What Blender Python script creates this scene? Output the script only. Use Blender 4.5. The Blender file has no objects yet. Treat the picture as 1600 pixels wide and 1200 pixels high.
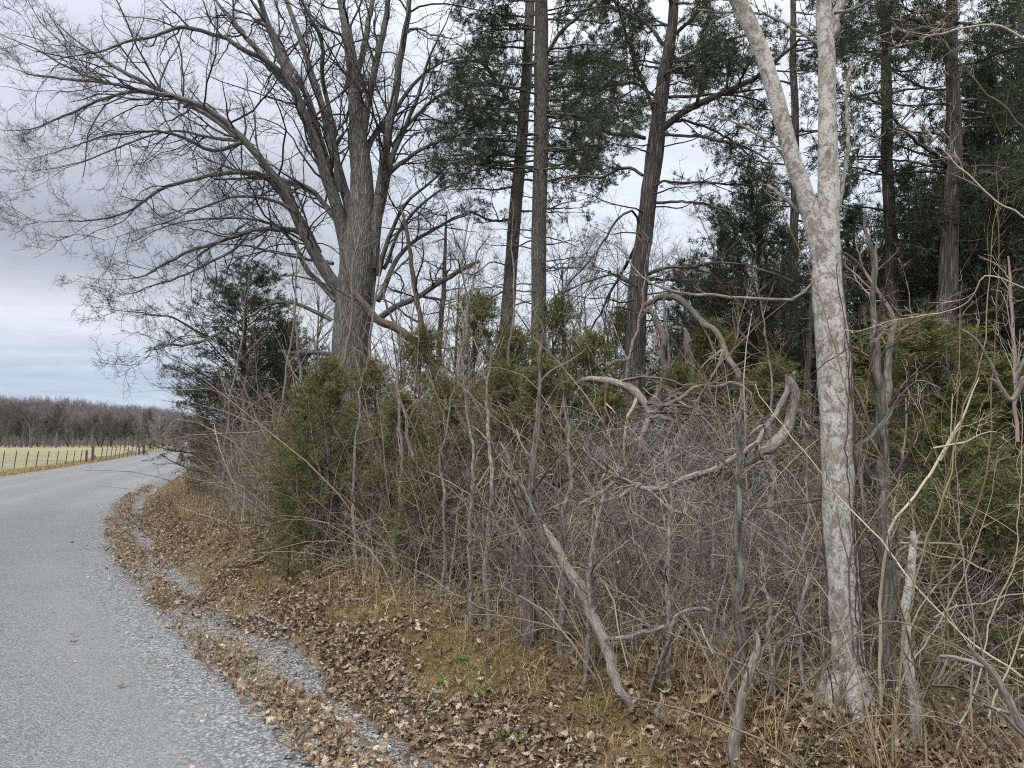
import bpy, math
import numpy as np
from mathutils import Vector

SC = bpy.context.scene
COL = SC.collection
rad = math.radians

# ------------------------------------------------------------------ camera, sky, sun, exposure
CAM_H, PITCH, FPX = 1.65, math.atan(90 / 1100), 1100.0
cam = bpy.data.cameras.new('camera')
cam.sensor_width = 36.0
cam.lens = FPX / 1600 * 36
cam.clip_start, cam.clip_end = 0.05, 6000
camo = bpy.data.objects.new('camera', cam)
COL.objects.link(camo)
camo.location = (0, 0, CAM_H)
camo.rotation_euler = (math.pi / 2 + PITCH, 0, 0)
SC.camera = camo
SC.view_settings.view_transform = 'Standard'
SC.view_settings.look = 'None'
SC.view_settings.exposure = 0.62
SC.view_settings.gamma = 1
SC.render.engine = 'CYCLES'
SC.cycles.max_bounces = 5
SC.cycles.diffuse_bounces = 3
SC.cycles.transmission_bounces = 2
SC.cycles.transparent_max_bounces = 4
SC.cycles.use_denoising = False
SC.cycles.filter_width = 1.1

SUN_EL, SUN_AZ = 48, 205          # degrees; azimuth clockwise from +Y (behind the camera, to the left)
sun = bpy.data.lights.new('sun', 'SUN')
sun.energy = 1.5
sun.angle = rad(10)
sun.color = (1.0, 0.96, 0.90)
suno = bpy.data.objects.new('sun', sun)
COL.objects.link(suno)
sd = Vector((math.sin(rad(SUN_AZ)) * math.cos(rad(SUN_EL)), math.cos(rad(SUN_AZ)) * math.cos(rad(SUN_EL)), math.sin(rad(SUN_EL))))
suno.rotation_euler = sd.to_track_quat('Z', 'Y').to_euler()


class NT:
    """tiny node helper"""
    def __init__(s, tree):
        s.t = tree; s.n = tree.nodes; s.l = tree.links

    def a(s, typ, ins=None, **kw):
        n = s.n.new(typ)
        for k, v in kw.items():
            setattr(n, k, v)
        for k, v in (ins or {}).items():
            sock = n.inputs[k]
            if isinstance(v, bpy.types.NodeSocket):
                s.l.new(v, sock)
            else:
                sock.default_value = v
        return n

    def math(s, op, a, b=0.0, clamp=False):
        return s.a('ShaderNodeMath', {0: a, 1: b}, operation=op, use_clamp=clamp).outputs[0]

    def mix(s, f, a, b, blend='MIX'):
        n = s.n.new('ShaderNodeMix'); n.data_type = 'RGBA'; n.blend_type = blend
        for i, v in ((0, f), (6, a), (7, b)):
            if isinstance(v, bpy.types.NodeSocket):
                s.l.new(v, n.inputs[i])
            else:
                n.inputs[i].default_value = v if i == 0 else (*v, 1)[:4]
        return n.outputs[2]

    def ramp(s, f, stops, interp='LINEAR'):
        n = s.n.new('ShaderNodeValToRGB'); s.l.new(f, n.inputs[0])
        e = n.color_ramp; e.interpolation = interp
        while len(e.elements) < len(stops):
            e.elements.new(0.5)
        for el, (p, c) in zip(e.elements, stops):
            el.position = p
            el.color = (c, c, c, 1) if isinstance(c, (int, float)) else (*c, 1)
        return n.outputs[0]

    def noise(s, vec, scale, detail=3, rough=0.55, dist=0.0, out=0):
        n = s.a('ShaderNodeTexNoise', {'Scale': scale, 'Detail': detail, 'Roughness': rough, 'Distortion': dist})
        if vec is not None:
            s.l.new(vec, n.inputs['Vector'])
        return n.outputs[out]


def srgb(*c):
    return tuple(((x / 255) / 12.92 if x <= 10 else (((x / 255) + 0.055) / 1.055) ** 2.4) for x in c)


world = bpy.data.worlds.new('World')
SC.world = world
world.use_nodes = True
w = NT(world.node_tree)
w.n.clear()
sky = w.a('ShaderNodeTexSky', sky_type='NISHITA', sun_disc=False, sun_elevation=rad(SUN_EL), sun_rotation=rad(SUN_AZ),
          air_density=1.0, dust_density=2.0)
tc = w.a('ShaderNodeTexCoord').outputs['Generated']
sep = w.a('ShaderNodeSeparateXYZ', {0: tc})
zc = w.math('MAXIMUM', sep.outputs[2], 0.0)
zd = w.math('ADD', zc, 0.10)
comb = w.a('ShaderNodeCombineXYZ', {0: w.math('DIVIDE', sep.outputs[0], zd), 1: w.math('DIVIDE', sep.outputs[1], zd), 2: 0.0}).outputs[0]
mp = w.a('ShaderNodeMapping', {'Vector': comb, 'Rotation': (0, 0, rad(25)), 'Scale': (0.55, 1.0, 1.0)}).outputs[0]
n1 = w.noise(mp, 0.9, 4, 0.5, 0.6)
n2 = w.noise(mp, 3.2, 5, 0.6, 0.3)
warp = w.math('ADD', w.math('MULTIPLY', w.math('SUBTRACT', n1, 0.5), 0.16), w.math('MULTIPLY', w.math('SUBTRACT', n2, 0.5), 0.05))
# the dark bank of cloud lies to the left and thins out to the right
el = w.math('ADD', zc, w.math('MULTIPLY', warp, w.math('ADD', w.math('MULTIPLY', zc, 3.0), 0.15, True)))
K = 10.0
def sk(r, g, b, m=1.0):
    return tuple(v * m * K for v in srgb(r, g, b))
def ramp_el(stops):
    return w.ramp(w.math('MULTIPLY', el, 1.0), stops)
def deg(a):
    return math.sin(rad(a))
S = 1.0 / K
cloud = w.ramp(el, [(0.0, srgb(200, 211, 226)), (deg(2.6), srgb(188, 201, 219)), (deg(4.2), srgb(176, 190, 209)), (deg(6.2), srgb(194, 204, 218)),
                    (deg(8.5), srgb(212, 218, 228)), (deg(11), srgb(182, 189, 199)), (deg(13.5), srgb(163, 171, 182)), (deg(18), srgb(180, 187, 198)),
                    (deg(24), srgb(204, 210, 223)), (deg(34), srgb(214, 220, 232)), (1.0, srgb(243, 241, 240))])
cloud_r = w.ramp(el, [(0.0, srgb(208, 218, 231)), (deg(8), srgb(218, 227, 237)), (deg(20), srgb(216, 225, 238)), (1.0, srgb(243, 241, 240))])
side = w.ramp(w.math('ADD', w.math('MULTIPLY', sep.outputs[0], 1.0), w.math('MULTIPLY', w.math('SUBTRACT', n1, 0.5), 0.6)), [(0.0, 0.0), (1.0, 1.0)])
side = w.a('ShaderNodeMapRange', {0: w.math('ADD', sep.outputs[0], w.math('MULTIPLY', w.math('SUBTRACT', n1, 0.5), 0.5)), 1: -0.45, 2: 0.05}, interpolation_type='SMOOTHSTEP').outputs[0]
ccol = w.mix(side, cloud, cloud_r)
tex = w.math('ADD', 0.93, w.math('MULTIPLY', w.math('SUBTRACT', n2, 0.4), 0.5))
tex = w.math('MULTIPLY', tex, 0.80)
ccol = w.mix(1.0, ccol, w.a('ShaderNodeCombineXYZ', {0: tex, 1: tex, 2: tex}).outputs[0], 'MULTIPLY')
# an overcast sky is brightest overhead
lift = w.math('ADD', K, w.math('MULTIPLY', w.math('MAXIMUM', w.math('SUBTRACT', zc, 0.5), 0.0), K * 6.0))
ccol = w.a('ShaderNodeVectorMath', {0: ccol, 'Scale': lift}, operation='SCALE').outputs[0]
final = w.mix(0.97, sky.outputs[0], ccol)
bg = w.a('ShaderNodeBackground', {'Color': final, 'Strength': 0.1})
w.l.new(bg.outputs[0], w.a('ShaderNodeOutputWorld').inputs[0])

# ------------------------------------------------------------------ numbers: noise, road edge, terrain
RNG = np.random.default_rng(7)
_T = np.random.default_rng(3).random((256, 256))


def vnoise(x, y, s):
    x = np.asarray(x, float) * s + 100.3; y = np.asarray(y, float) * s + 57.1
    xi = np.floor(x).astype(int); yi = np.floor(y).astype(int)
    fx = x - xi; fy = y - yi
    fx = fx * fx * (3 - 2 * fx); fy = fy * fy * (3 - 2 * fy)
    a = _T[xi & 255, yi & 255]; b = _T[(xi + 1) & 255, yi & 255]
    c = _T[xi & 255, (yi + 1) & 255]; d = _T[(xi + 1) & 255, (yi + 1) & 255]
    return (a * (1 - fx) + b * fx) * (1 - fy) + (c * (1 - fx) + d * fx) * fy


def fbm(x, y, s, o=4):
    r = 0; amp = 1; tot = 0
    for i in range(o):
        r = r + amp * vnoise(x, y, s * 2.03 ** i); tot += amp; amp *= 0.5
    return r / tot


def sstep(a, b, x):
    t = np.clip((x - a) / (b - a), 0, 1)
    return t * t * (3 - 2 * t)


def catmull(P, n):
    P = np.asarray(P, float)
    Q = np.vstack([2 * P[0] - P[1], P, 2 * P[-1] - P[-2]])
    out = []
    for i in range(len(P) - 1):
        p0, p1, p2, p3 = Q[i:i + 4]
        t = np.linspace(0, 1, n, endpoint=False)[:, None]
        out.append(0.5 * ((2 * p1) + (-p0 + p2) * t + (2 * p0 - 5 * p1 + 4 * p2 - p3) * t ** 2 + (-p0 + 3 * p1 - 3 * p2 + p3) * t ** 3))
    out.append(P[-1][None])
    return np.vstack(out)


EDGE = catmull([(14, -22), (9, -12), (4.7, -4.5), (2.2, -0.2), (0.6, 2.0), (-.78, 3.56), (-1.45, 4.43), (-2.03, 5.2), (-3.0, 6.5),
                (-4.24, 8.25), (-6.3, 11.3), (-9.8, 17.6), (-12.4, 23.5), (-18.2, 38), (-27, 60), (-41, 92), (-75, 170), (-120, 290), (-170, 420)], 8)
_EA, _EB = EDGE[:-1], EDGE[1:]
_EL = np.concatenate([[0], np.cumsum(np.linalg.norm(_EB - _EA, axis=1))])


def edge_d(x, y):
    """signed distance from the right-hand road edge; positive towards the bank"""
    x = np.atleast_1d(np.asarray(x, float)); y = np.atleast_1d(np.asarray(y, float))
    out = np.empty(x.size); xs = x.ravel(); ys = y.ravel()
    for i in range(0, xs.size, 40000):
        p = np.stack([xs[i:i + 40000], ys[i:i + 40000]], 1)[:, None, :]
        ab = _EB - _EA
        t = np.clip(((p - _EA) * ab).sum(2) / (ab * ab).sum(1), 0, 1)
        v = p - (_EA + t[..., None] * ab)
        dd = (v ** 2).sum(2); k = dd.argmin(1); r = np.arange(len(k))
        cr = ab[k, 0] * v[r, k, 1] - ab[k, 1] * v[r, k, 0]
        out[i:i + 40000] = np.sqrt(dd[r, k]) * np.where(cr > 0, -1, 1)
    return out.reshape(x.shape)


def edge_at(s, d):
    """points at arc length s, offset d"""
    s = np.asarray(s, float)
    x = np.interp(s, _EL, EDGE[:, 0]); y = np.interp(s, _EL, EDGE[:, 1])
    x2 = np.interp(s + .05, _EL, EDGE[:, 0]); y2 = np.interp(s + .05, _EL, EDGE[:, 1])
    tx, ty = x2 - x, y2 - y; L = np.hypot(tx, ty) + 1e-9
    return x + ty / L * d, y - tx / L * d


ROAD_W = 6.9


def height(x, y, d=None):
    x = np.asarray(x, float); y = np.asarray(y, float)
    if d is None:
        d = edge_d(x, y)
    far = sstep(15, 60, np.hypot(x, y))
    wob = (fbm(x, y, 0.9) - .5) * .3
    h = -.05 * sstep(-ROAD_W - .3, -ROAD_W + .1, d) * (1 - sstep(-.12, .1, d))
    h = h + .03 * sstep(0, .12, d) * (1 - sstep(.25, .38, d)) - .07 * sstep(.2, .4, d) * (1 - sstep(.5, .8, d))
    bank = sstep(.5, 1.45, d + wob * .5)
    h = h + bank * (.42 + .12 * sstep(1.4, 5, d)) + sstep(.5, .9, d) * (fbm(x, y, 2.1) - .5) * .16
    h = h + sstep(.02, .2, d) * (fbm(x, y, 9.) - .5) * .035
    h = h - (1 - sstep(-ROAD_W - 1.6, -ROAD_W - .2, d)) * (.12 + .1 * far) + (1 - sstep(-ROAD_W - 2, -ROAD_W - .5, d)) * (fbm(x, y, .2) - .5) * .15
    r = np.hypot(x, y)
    # ridge behind the field, higher to the left
    ang = np.arctan2(x, y)
    prof = 30 * (.55 + .45 * sstep(-.42, -.72, ang)) * (1 - .65 * sstep(-.46, -.38, ang)) + 5 * np.sin(ang * 9) + 8 * (fbm(ang * 20, r * .004, 1.) - .5)
    h = h + sstep(420, 820, r) * np.maximum(prof, 8)
    return h


def pix(px, py, Y):
    """world point seen at photo pixel (1600 x 1200) at distance Y ahead of the camera"""
    px = np.asarray(px, float); py = np.asarray(py, float)
    u = (px - 800) / FPX; v = (600 - py) / FPX
    c, s = math.cos(PITCH), math.sin(PITCH)
    dy = c - v * s; dz = s + v * c
    k = Y / dy
    return np.stack([u * k, Y + 0 * k, CAM_H + dz * k], -1)


def ground(px, py, ymax=60.):
    Y = np.geomspace(1.2, ymax, 500)
    p = pix(px, py, Y)
    hh = height(p[:, 0], p[:, 1])
    k = np.argmax(p[:, 2] < hh)
    q = p[k if p[k, 2] < hh[k] else -1]
    return np.array([q[0], q[1], float(height(q[:1], q[1:2])[0])])


# ------------------------------------------------------------------ mesh building
class MB:
    def __init__(s):
        s.A = []; s.V = []; s.Q = []; s.T = []; s.vq = []; s.vt = []; s.n = 0

    def add(s, verts, quads=None, tris=None, v=None, bk=None):
        verts = np.asarray(verts, np.float32).reshape(-1, 3)
        if quads is not None and len(quads):
            q = np.asarray(quads).reshape(-1, 4)
            s.Q.append(q + s.n); s.vq.append(np.broadcast_to(np.asarray(.5 if v is None else v, np.float32), (len(q),)))
            v2 = None
        if tris is not None and len(tris):
            t = np.asarray(tris).reshape(-1, 3)
            s.T.append(t + s.n); s.vt.append(np.broadcast_to(np.asarray(.5 if v is None else v, np.float32), (len(t),)))
        s.A.append(verts if bk is None else np.asarray(bk, np.float32).reshape(-1, 3))
        s.V.append(verts); s.n += len(verts)
        return s

    def mesh(s, name, mat, origin=(0, 0, 0), smooth=True, vattr=None):
        V = np.vstack(s.V) - np.asarray(origin, np.float32)
        Q = np.vstack(s.Q) if s.Q else np.zeros((0, 4), int)
        T = np.vstack(s.T) if s.T else np.zeros((0, 3), int)
        me = bpy.data.meshes.new(name)
        me.vertices.add(len(V)); me.vertices.foreach_set('co', V.astype(np.float32).ravel())
        me.loops.add(Q.size + T.size)
        me.loops.foreach_set('vertex_index', np.concatenate([Q.ravel(), T.ravel()]).astype(np.int32))
        me.polygons.add(len(Q) + len(T))
        ls = np.concatenate([np.arange(len(Q)) * 4, Q.size + np.arange(len(T)) * 3]).astype(np.int32)
        me.polygons.foreach_set('loop_start', ls)
        me.polygons.foreach_set('use_smooth', np.full(len(ls), smooth))
        at = me.attributes.new('v', 'FLOAT', 'FACE')
        at.data.foreach_set('value', np.concatenate(s.vq + s.vt).astype(np.float32))
        if mat.get('grain'):
            a3 = me.attributes.new('bk', 'FLOAT_VECTOR', 'POINT'); a3.data.foreach_set('vector', np.vstack(s.A).astype(np.float32).ravel())
        for k, arr in (vattr or {}).items():
            a2 = me.attributes.new(k, 'FLOAT', 'POINT'); a2.data.foreach_set('value', np.asarray(arr, np.float32))
        me.update(calc_edges=True)
        me.materials.append(mat)
        return me

    def build(s, name, mat, parent=None, origin=None, **kw):
        org = origin if origin is not None else (tuple(parent.location) if parent is not None else (0, 0, 0))
        o = bpy.data.objects.new(name, s.mesh(name, mat, org, **kw))
        COL.objects.link(o)
        if parent is not None:
            o.parent = parent
        else:
            o.location = org
        return o


def norm(a):
    return a / (np.linalg.norm(a, axis=-1, keepdims=True) + 1e-12)


def tubes(mb, P, R, k=3, v=None, rng=RNG, ridge=0.0, close=True):
    """P (B,N,3), R (B,N): a tapering tube along every polyline"""
    P = np.asarray(P, float); R = np.asarray(R, float)
    if P.ndim == 2:
        P = P[None]; R = R[None]
    B, N, _ = P.shape
    if B == 0:
        return
    t = np.gradient(P, axis=1); t = norm(t)
    ch = norm(P[:, -1] - P[:, 0])
    ref = rng.normal(size=(B, 3)); ref = norm(ref - (ref * ch).sum(1, keepdims=True) * ch)
    u = norm(np.cross(t, ref[:, None, :])); w_ = np.cross(t, u)
    a = np.arange(k) / k * 2 * np.pi
    rr = R[:, :, None] * np.ones(k)
    if ridge:
        base = rng.normal(size=(B, 1, k)) * .6
        rr = rr * (1 + ridge * (base + rng.normal(size=(B, N, k)) * .5)) / (1 + ridge * 1.1)
    V = P[:, :, None, :] + rr[..., None] * (np.cos(a)[:, None] * u[:, :, None, :] + np.sin(a)[:, None] * w_[:, :, None, :])
    i = np.arange(N - 1)[:, None] * k; j = np.arange(k)[None]
    q = np.stack([i + j, i + (j + 1) % k, i + k + (j + 1) % k, i + k + j], -1).reshape(-1, 4)
    q = (np.arange(B)[:, None, None] * N * k + q).reshape(-1, 4)
    vv = rng.random(B) if v is None else np.broadcast_to(v, (B,))
    Ln = np.concatenate([np.zeros((B, 1)), np.cumsum(np.linalg.norm(np.diff(P, axis=1), axis=2), 1)], 1) + rng.uniform(0, 40, (B, 1))
    bk = np.stack([R[:, :, None] * np.cos(a) + 0 * rr, R[:, :, None] * np.sin(a) + 0 * rr, Ln[:, :, None] + 0 * rr], -1)
    mb.add(V, quads=q, v=np.repeat(vv, (N - 1) * k), bk=bk)
    if close and k > 3:      # cap both ends
        c = np.concatenate([P[:, :1], P[:, -1:]], 1).reshape(-1, 3)
        # end rings repeated as little fans
        r0 = V[:, 0]; r1 = V[:, -1]
        rings = np.concatenate([r0, r1], 1).reshape(B, 2, k, 3)
        cc = np.concatenate([P[:, 0][:, None, None], P[:, -1][:, None, None]], 1)
        VV = np.concatenate([cc, rings], 2).reshape(-1, 3)
        f = np.stack([np.zeros(k, int), 1 + np.arange(k), 1 + (np.arange(k) + 1) % k], -1)
        F = (np.arange(2 * B)[:, None, None] * (k + 1) + f).reshape(-1, 3)
        mb.add(VV, tris=F, v=np.repeat(np.repeat(vv, 2), k))


def resample(P, R, n):
    P = np.asarray(P, float); L = np.concatenate([[0], np.cumsum(np.linalg.norm(np.diff(P, axis=0), axis=1))])
    s = np.linspace(0, L[-1], n)
    return np.stack([np.interp(s, L, P[:, i]) for i in range(3)], 1), np.interp(s, L, R)


def limb(pts, n=24, rng=RNG, wob=0.012):
    """pixel polyline [(px,py,Y,rpx)] -> smooth world polyline of n points"""
    a = np.asarray(pts, float)
    W = pix(a[:, 0], a[:, 1], a[:, 2]); R = a[:, 3] / FPX * a[:, 2]
    c = catmull(np.hstack([W, R[:, None]]), 6)
    P, R = resample(c[:, :3], np.maximum(c[:, 3], .0008), n)
    w_ = rng.normal(size=P.shape); w_ = (w_ + np.roll(w_, 1, 0) + np.roll(w_, -1, 0)) / 3; w_[0] = 0; w_[-1] = 0
    L = np.linalg.norm(P[-1] - P[0])
    return P + w_ * wob * min(L, 3), R


def spawn(P, R, n, t0=.2, t1=1., ang=45, asd=12, lf=.5, N=5, wander=.18, up=.0, rf=.6, rmin=.0015, tip=.35, rng=RNG, lmin=0.03, lmax=9., plan=0., taper=.55):
    """children of every parent polyline; n = count (int or array)"""
    B, NP, _ = P.shape
    cnt = np.broadcast_to(np.asarray(n), (B,)).astype(int)
    idx = np.repeat(np.arange(B), cnt)
    M = len(idx)
    if M == 0:
        return np.zeros((0, N, 3)), np.zeros((0, N))
    t = rng.uniform(t0, t1, M)
    f = t * (NP - 1); i = np.minimum(f.astype(int), NP - 2); fr = (f - i)[:, None]
    pos = P[idx, i] * (1 - fr) + P[idx, i + 1] * fr
    tan = norm(P[idx, i + 1] - P[idx, i])
    r = R[idx, i] * (1 - fr[:, 0]) + R[idx, i + 1] * fr[:, 0]
    plen = np.linalg.norm(np.diff(P, axis=1), axis=2).sum(1)[idx]
    L = np.clip(plen * lf * (1 - taper * t) * rng.uniform(.45, 1.3, M), lmin, lmax)
    rv = rng.normal(size=(M, 3)); rv[:, 2] *= (1 - plan)
    perp = norm(rv - (rv * tan).sum(1, keepdims=True) * tan)
    a = np.radians(np.clip(rng.normal(ang, asd, M), 8, 120))[:, None]
    d = norm(np.cos(a) * tan + np.sin(a) * perp)
    C = np.empty((M, N, 3)); C[:, 0] = pos
    st = (L / (N - 1))[:, None]
    for j in range(1, N):
        d = d + rng.normal(size=(M, 3)) * wander; d[:, 2] += up; d = norm(d)
        C[:, j] = C[:, j - 1] + d * st
    r0 = np.maximum(r * rf, rmin)
    RR = r0[:, None] * np.linspace(1, tip, N)[None]
    return C, np.maximum(RR, rmin * .5)


def foliage(mb, P, n, L=.05, W=.008, rng=RNG, t0=.1, spread=.75, vb=.5, vs=.25, up=.15, droop=0.):
    """n narrow sprays along every twig polyline"""
    B, NP, _ = P.shape
    idx = np.repeat(np.arange(B), n); M = len(idx)
    t = rng.uniform(t0, 1, M); f = t * (NP - 1); i = np.minimum(f.astype(int), NP - 2); fr = (f - i)[:, None]
    pos = P[idx, i] * (1 - fr) + P[idx, i + 1] * fr
    tan = norm(P[idx, i + 1] - P[idx, i])
    d = norm(tan + rng.normal(size=(M, 3)) * spread + np.array([0, 0, up]))
    l = (L * rng.uniform(.5, 1.4, M))[:, None]
    side = norm(np.cross(d, rng.normal(size=(M, 3)))) * (W * rng.uniform(.6, 1.4, M))[:, None]
    mid = pos + d * l * .45
    tipp = pos + d * l
    V = np.stack([pos, mid + side, tipp, mid - side], 1).reshape(-1, 3)
    q = np.arange(M)[:, None] * 4 + np.arange(4)
    cl = rng.random(B)[idx]
    mb.add(V, quads=q, v=np.clip(vb + vs * (cl - .5) * 2 + rng.normal(size=M) * .12, 0, 1))


# ------------------------------------------------------------------ materials
def newmat(name):
    m = bpy.data.materials.new(name); m.use_nodes = True
    t = NT(m.node_tree); t.n.clear()
    return m, t


def finish(t, col, rough=.9, bump=None, bs=.3, bd=.01, spec=.2, extra=None, normal=None):
    b = t.a('ShaderNodeBsdfPrincipled', {'Roughness': rough, 'Specular IOR Level': spec})
    if isinstance(col, bpy.types.NodeSocket):
        t.l.new(col, b.inputs['Base Color'])
    else:
        b.inputs['Base Color'].default_value = (*col, 1)
    if bump is not None:
        bn = t.a('ShaderNodeBump', {'Strength': bs, 'Distance': bd, 'Height': bump})
        t.l.new(bn.outputs[0], b.inputs['Normal'])
    out = b.outputs[0]
    if extra is not None:
        tr = t.a('ShaderNodeBsdfTranslucent'); t.l.new(extra[1], tr.inputs[0])
        mx = t.a('ShaderNodeMixShader', {0: extra[0]}); t.l.new(out, mx.inputs[1]); t.l.new(tr.outputs[0], mx.inputs[2]); out = mx.outputs[0]
    t.l.new(out, t.a('ShaderNodeOutputMaterial').inputs[0])


def attr(t, name='v'):
    return t.a('ShaderNodeAttribute', attribute_name=name).outputs['Fac']


def bark(name, dark, mid, light, scale=12, stretch=.18, bs=.9, bd=.02, moss=0., ridges=1.0):
    m, t = newmat(name); m['grain'] = 1
    oc = t.a('ShaderNodeAttribute', attribute_name='bk').outputs['Vector']
    mp = t.a('ShaderNodeMapping', {'Vector': oc, 'Scale': (1, 1, stretch)}).outputs[0]
    n0 = t.noise(mp, scale * .5, 3, .6)
    vor = t.a('ShaderNodeTexVoronoi', {'Vector': mp, 'Scale': scale * 2.2, 'Randomness': 1.0}, feature='DISTANCE_TO_EDGE').outputs[0]
    n = t.noise(mp, scale * 2, 6, .65, .8)
    fine = t.noise(mp, scale * 9, 4, .7)
    h = t.math('ADD', t.math('MULTIPLY', t.math('MINIMUM', t.math('MULTIPLY', vor, 3.0), 1.0), .5 * ridges), t.math('ADD', t.math('MULTIPLY', n, .8), t.math('MULTIPLY', fine, .35)))
    col = t.ramp(t.math('MULTIPLY', h, .72), [(.3, dark), (.55, mid), (.82, light)])
    patch = t.noise(oc, 3.1, 3, .6)
    col = t.mix(t.math('MULTIPLY', patch, .35), col, dark)
    if moss:
        mo = t.ramp(t.noise(oc, 5.0, 4, .65), [(.55, 0.), (.68, moss)])
        col = t.mix(mo, col, (.16, .17, .10))
    finish(t, col, .92, h, bs, bd)
    return m


def twig(name, dark, light, rough=.85):
    m, t = newmat(name)
    oc = t.a('ShaderNodeTexCoord').outputs['Object']
    n = t.noise(oc, 14, 3, .6)
    col = t.ramp(t.math('ADD', t.math('MULTIPLY', attr(t), .75), t.math('MULTIPLY', t.math('SUBTRACT', n, .4), .5)), [(.05, dark), (.95, light)])
    finish(t, col, rough)
    return m


def leafmat(name, c0, c1, c2, trans=.2, patch=1.2):
    m, t = newmat(name)
    oc = t.a('ShaderNodeTexCoord').outputs['Object']
    n = t.noise(oc, patch, 3, .6)
    f = t.math('ADD', t.math('MULTIPLY', attr(t), .8), t.math('MULTIPLY', t.math('SUBTRACT', n, .5), .9))
    col = t.ramp(f, [(.05, c0), (.45, c1), (.95, c2)])
    finish(t, col, .65, spec=.25, extra=(trans, col))
    return m


M_OAK = bark('oak_bark', (.04, .038, .036), (.155, .152, .145), (.31, .305, .29), 13, .13, 1.0, .03, moss=.25)
M_OAKTWIG = twig('oak_twig_bark', (.028, .025, .025), (.105, .097, .092))
M_CEDARBARK = bark('cedar_bark', (.032, .027, .026), (.098, .086, .082), (.225, .205, .195), 16, .07, 1.0, .02)
M_GREYBARK = bark('grey_furrowed_bark', (.05, .046, .042), (.135, .125, .112), (.25, .235, .21), 14, .2, moss=.5)
M_DEAD = bark('weathered_wood', (.08, .07, .062), (.20, .18, .158), (.36, .33, .295), 24, .2, .7, .01, ridges=.6)
M_LOG = bark('fallen_log_wood', (.09, .078, .066), (.255, .23, .198), (.44, .41, .365), 26, .2, .7, .01, ridges=.6)
M_TAN = bark('fresh_broken_wood', (.13, .105, .08), (.28, .235, .18), (.42, .37, .30), 20, .12, .5, .006, ridges=.4)
M_TWIG = twig('thicket_twig_bark', (.035, .025, .018), (.36, .305, .24))
M_TWIG2 = twig('pinkish_twig_bark', (.06, .042, .036), (.32, .255, .215))
M_SAP = bark('sapling_bark', (.085, .075, .062), (.19, .175, .15), (.33, .31, .27), 22, .35, .6, .006)
M_OLIVE = twig('olive_whip_bark', (.07, .06, .035), (.25, .21, .115))
M_PALEWHIP = twig('pale_whip_bark', (.20, .175, .13), (.50, .45, .36))
M_VINE = twig('vine_bark', (.045, .033, .028), (.12, .09, .075))
M_FARBARK = twig('distant_bark', (.05, .044, .042), (.16, .145, .136))
M_CED = leafmat('cedar_foliage', (.018, .025, .014), (.050, .064, .032), (.125, .13, .058))
M_CEDY = leafmat('young_cedar_foliage', (.045, .052, .018), (.13, .138, .044), (.29, .26, .10))
M_CEDD = leafmat('blue_green_cedar_foliage', (.022, .030, .018), (.055, .068, .036), (.13, .14, .072))
M_STONE_ = None

# pale lichen-blotched bark
m, t = newmat('pale_lichen_bark'); m['grain'] = 1
oc = t.a('ShaderNodeAttribute', attribute_name='bk').outputs['Vector']
mp = t.a('ShaderNodeMapping', {'Vector': oc, 'Scale': (1, 1, .75)}).outputs[0]
big = t.noise(mp, 13, 5, .66, .7)
med = t.noise(mp, 42, 5, .68, .8)
fine = t.noise(mp, 95, 4, .7)
base = t.ramp(fine, [(.3, (.13, .115, .098)), (.7, (.30, .275, .245))])
lich = t.ramp(t.math('ADD', t.math('MULTIPLY', big, .55), t.math('MULTIPLY', med, .5)), [(.47, 0.), (.545, 1.)])
white = t.ramp(fine, [(.25, (.25, .24, .22)), (.6, (.46, .445, .415))])
col = t.mix(lich, base, white)
dk = t.ramp(t.noise(mp, 24, 5, .72, 1.), [(.53, 0.), (.62, .8)])
col = t.mix(dk, col, (.115, .10, .085))
gr = t.ramp(t.noise(mp, 6, 4, .6), [(.56, 0.), (.7, .4)])
col = t.mix(gr, col, (.24, .24, .17))
finish(t, col, .9, t.math('ADD', t.math('MULTIPLY', fine, .5), med), .7, .006)
M_PALE = m

# asphalt chip seal with gravelly edge
def grit(t, vec, scale, lo, mid, hi):
    v = t.a('ShaderNodeTexVoronoi', {'Vector': vec, 'Scale': scale, 'Randomness': 1.0})
    s3 = t.a('ShaderNodeSeparateColor', {0: v.outputs['Color']}).outputs[0]
    c = t.ramp(s3, [(.0, lo), (.45, mid), (1., hi)])
    e = t.a('ShaderNodeMapRange', {0: v.outputs['Distance'], 1: .15, 2: .65, 3: 1.0, 4: .45}).outputs[0]
    c = t.mix(1.0, c, t.a('ShaderNodeCombineXYZ', {0: e, 1: e, 2: e}).outputs[0], 'MULTIPLY')
    return c, v.outputs['Distance']


m, t = newmat('chip_seal_asphalt')
oc = t.a('ShaderNodeTexCoord').outputs['Object']
c1, d1 = grit(t, oc, 105, (.115, .116, .118), (.195, .197, .201), (.32, .322, .325))
c2, d2 = grit(t, oc, 55, (.10, .102, .105), (.205, .208, .212), (.40, .402, .404))
dd = attr(t, 'dist')
edge = t.a('ShaderNodeMapRange', {0: t.math('ADD', dd, t.math('MULTIPLY', t.math('SUBTRACT', t.noise(oc, 3, 4, .6), .5), .7)), 1: -.75, 2: -.35}).outputs[0]
col = t.mix(edge, c1, c2)
pt = t.noise(oc, .55, 5, .6)
col = t.mix(t.ramp(pt, [(.35, .0), (.75, .35)]), col, (.165, .166, .168))
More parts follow.
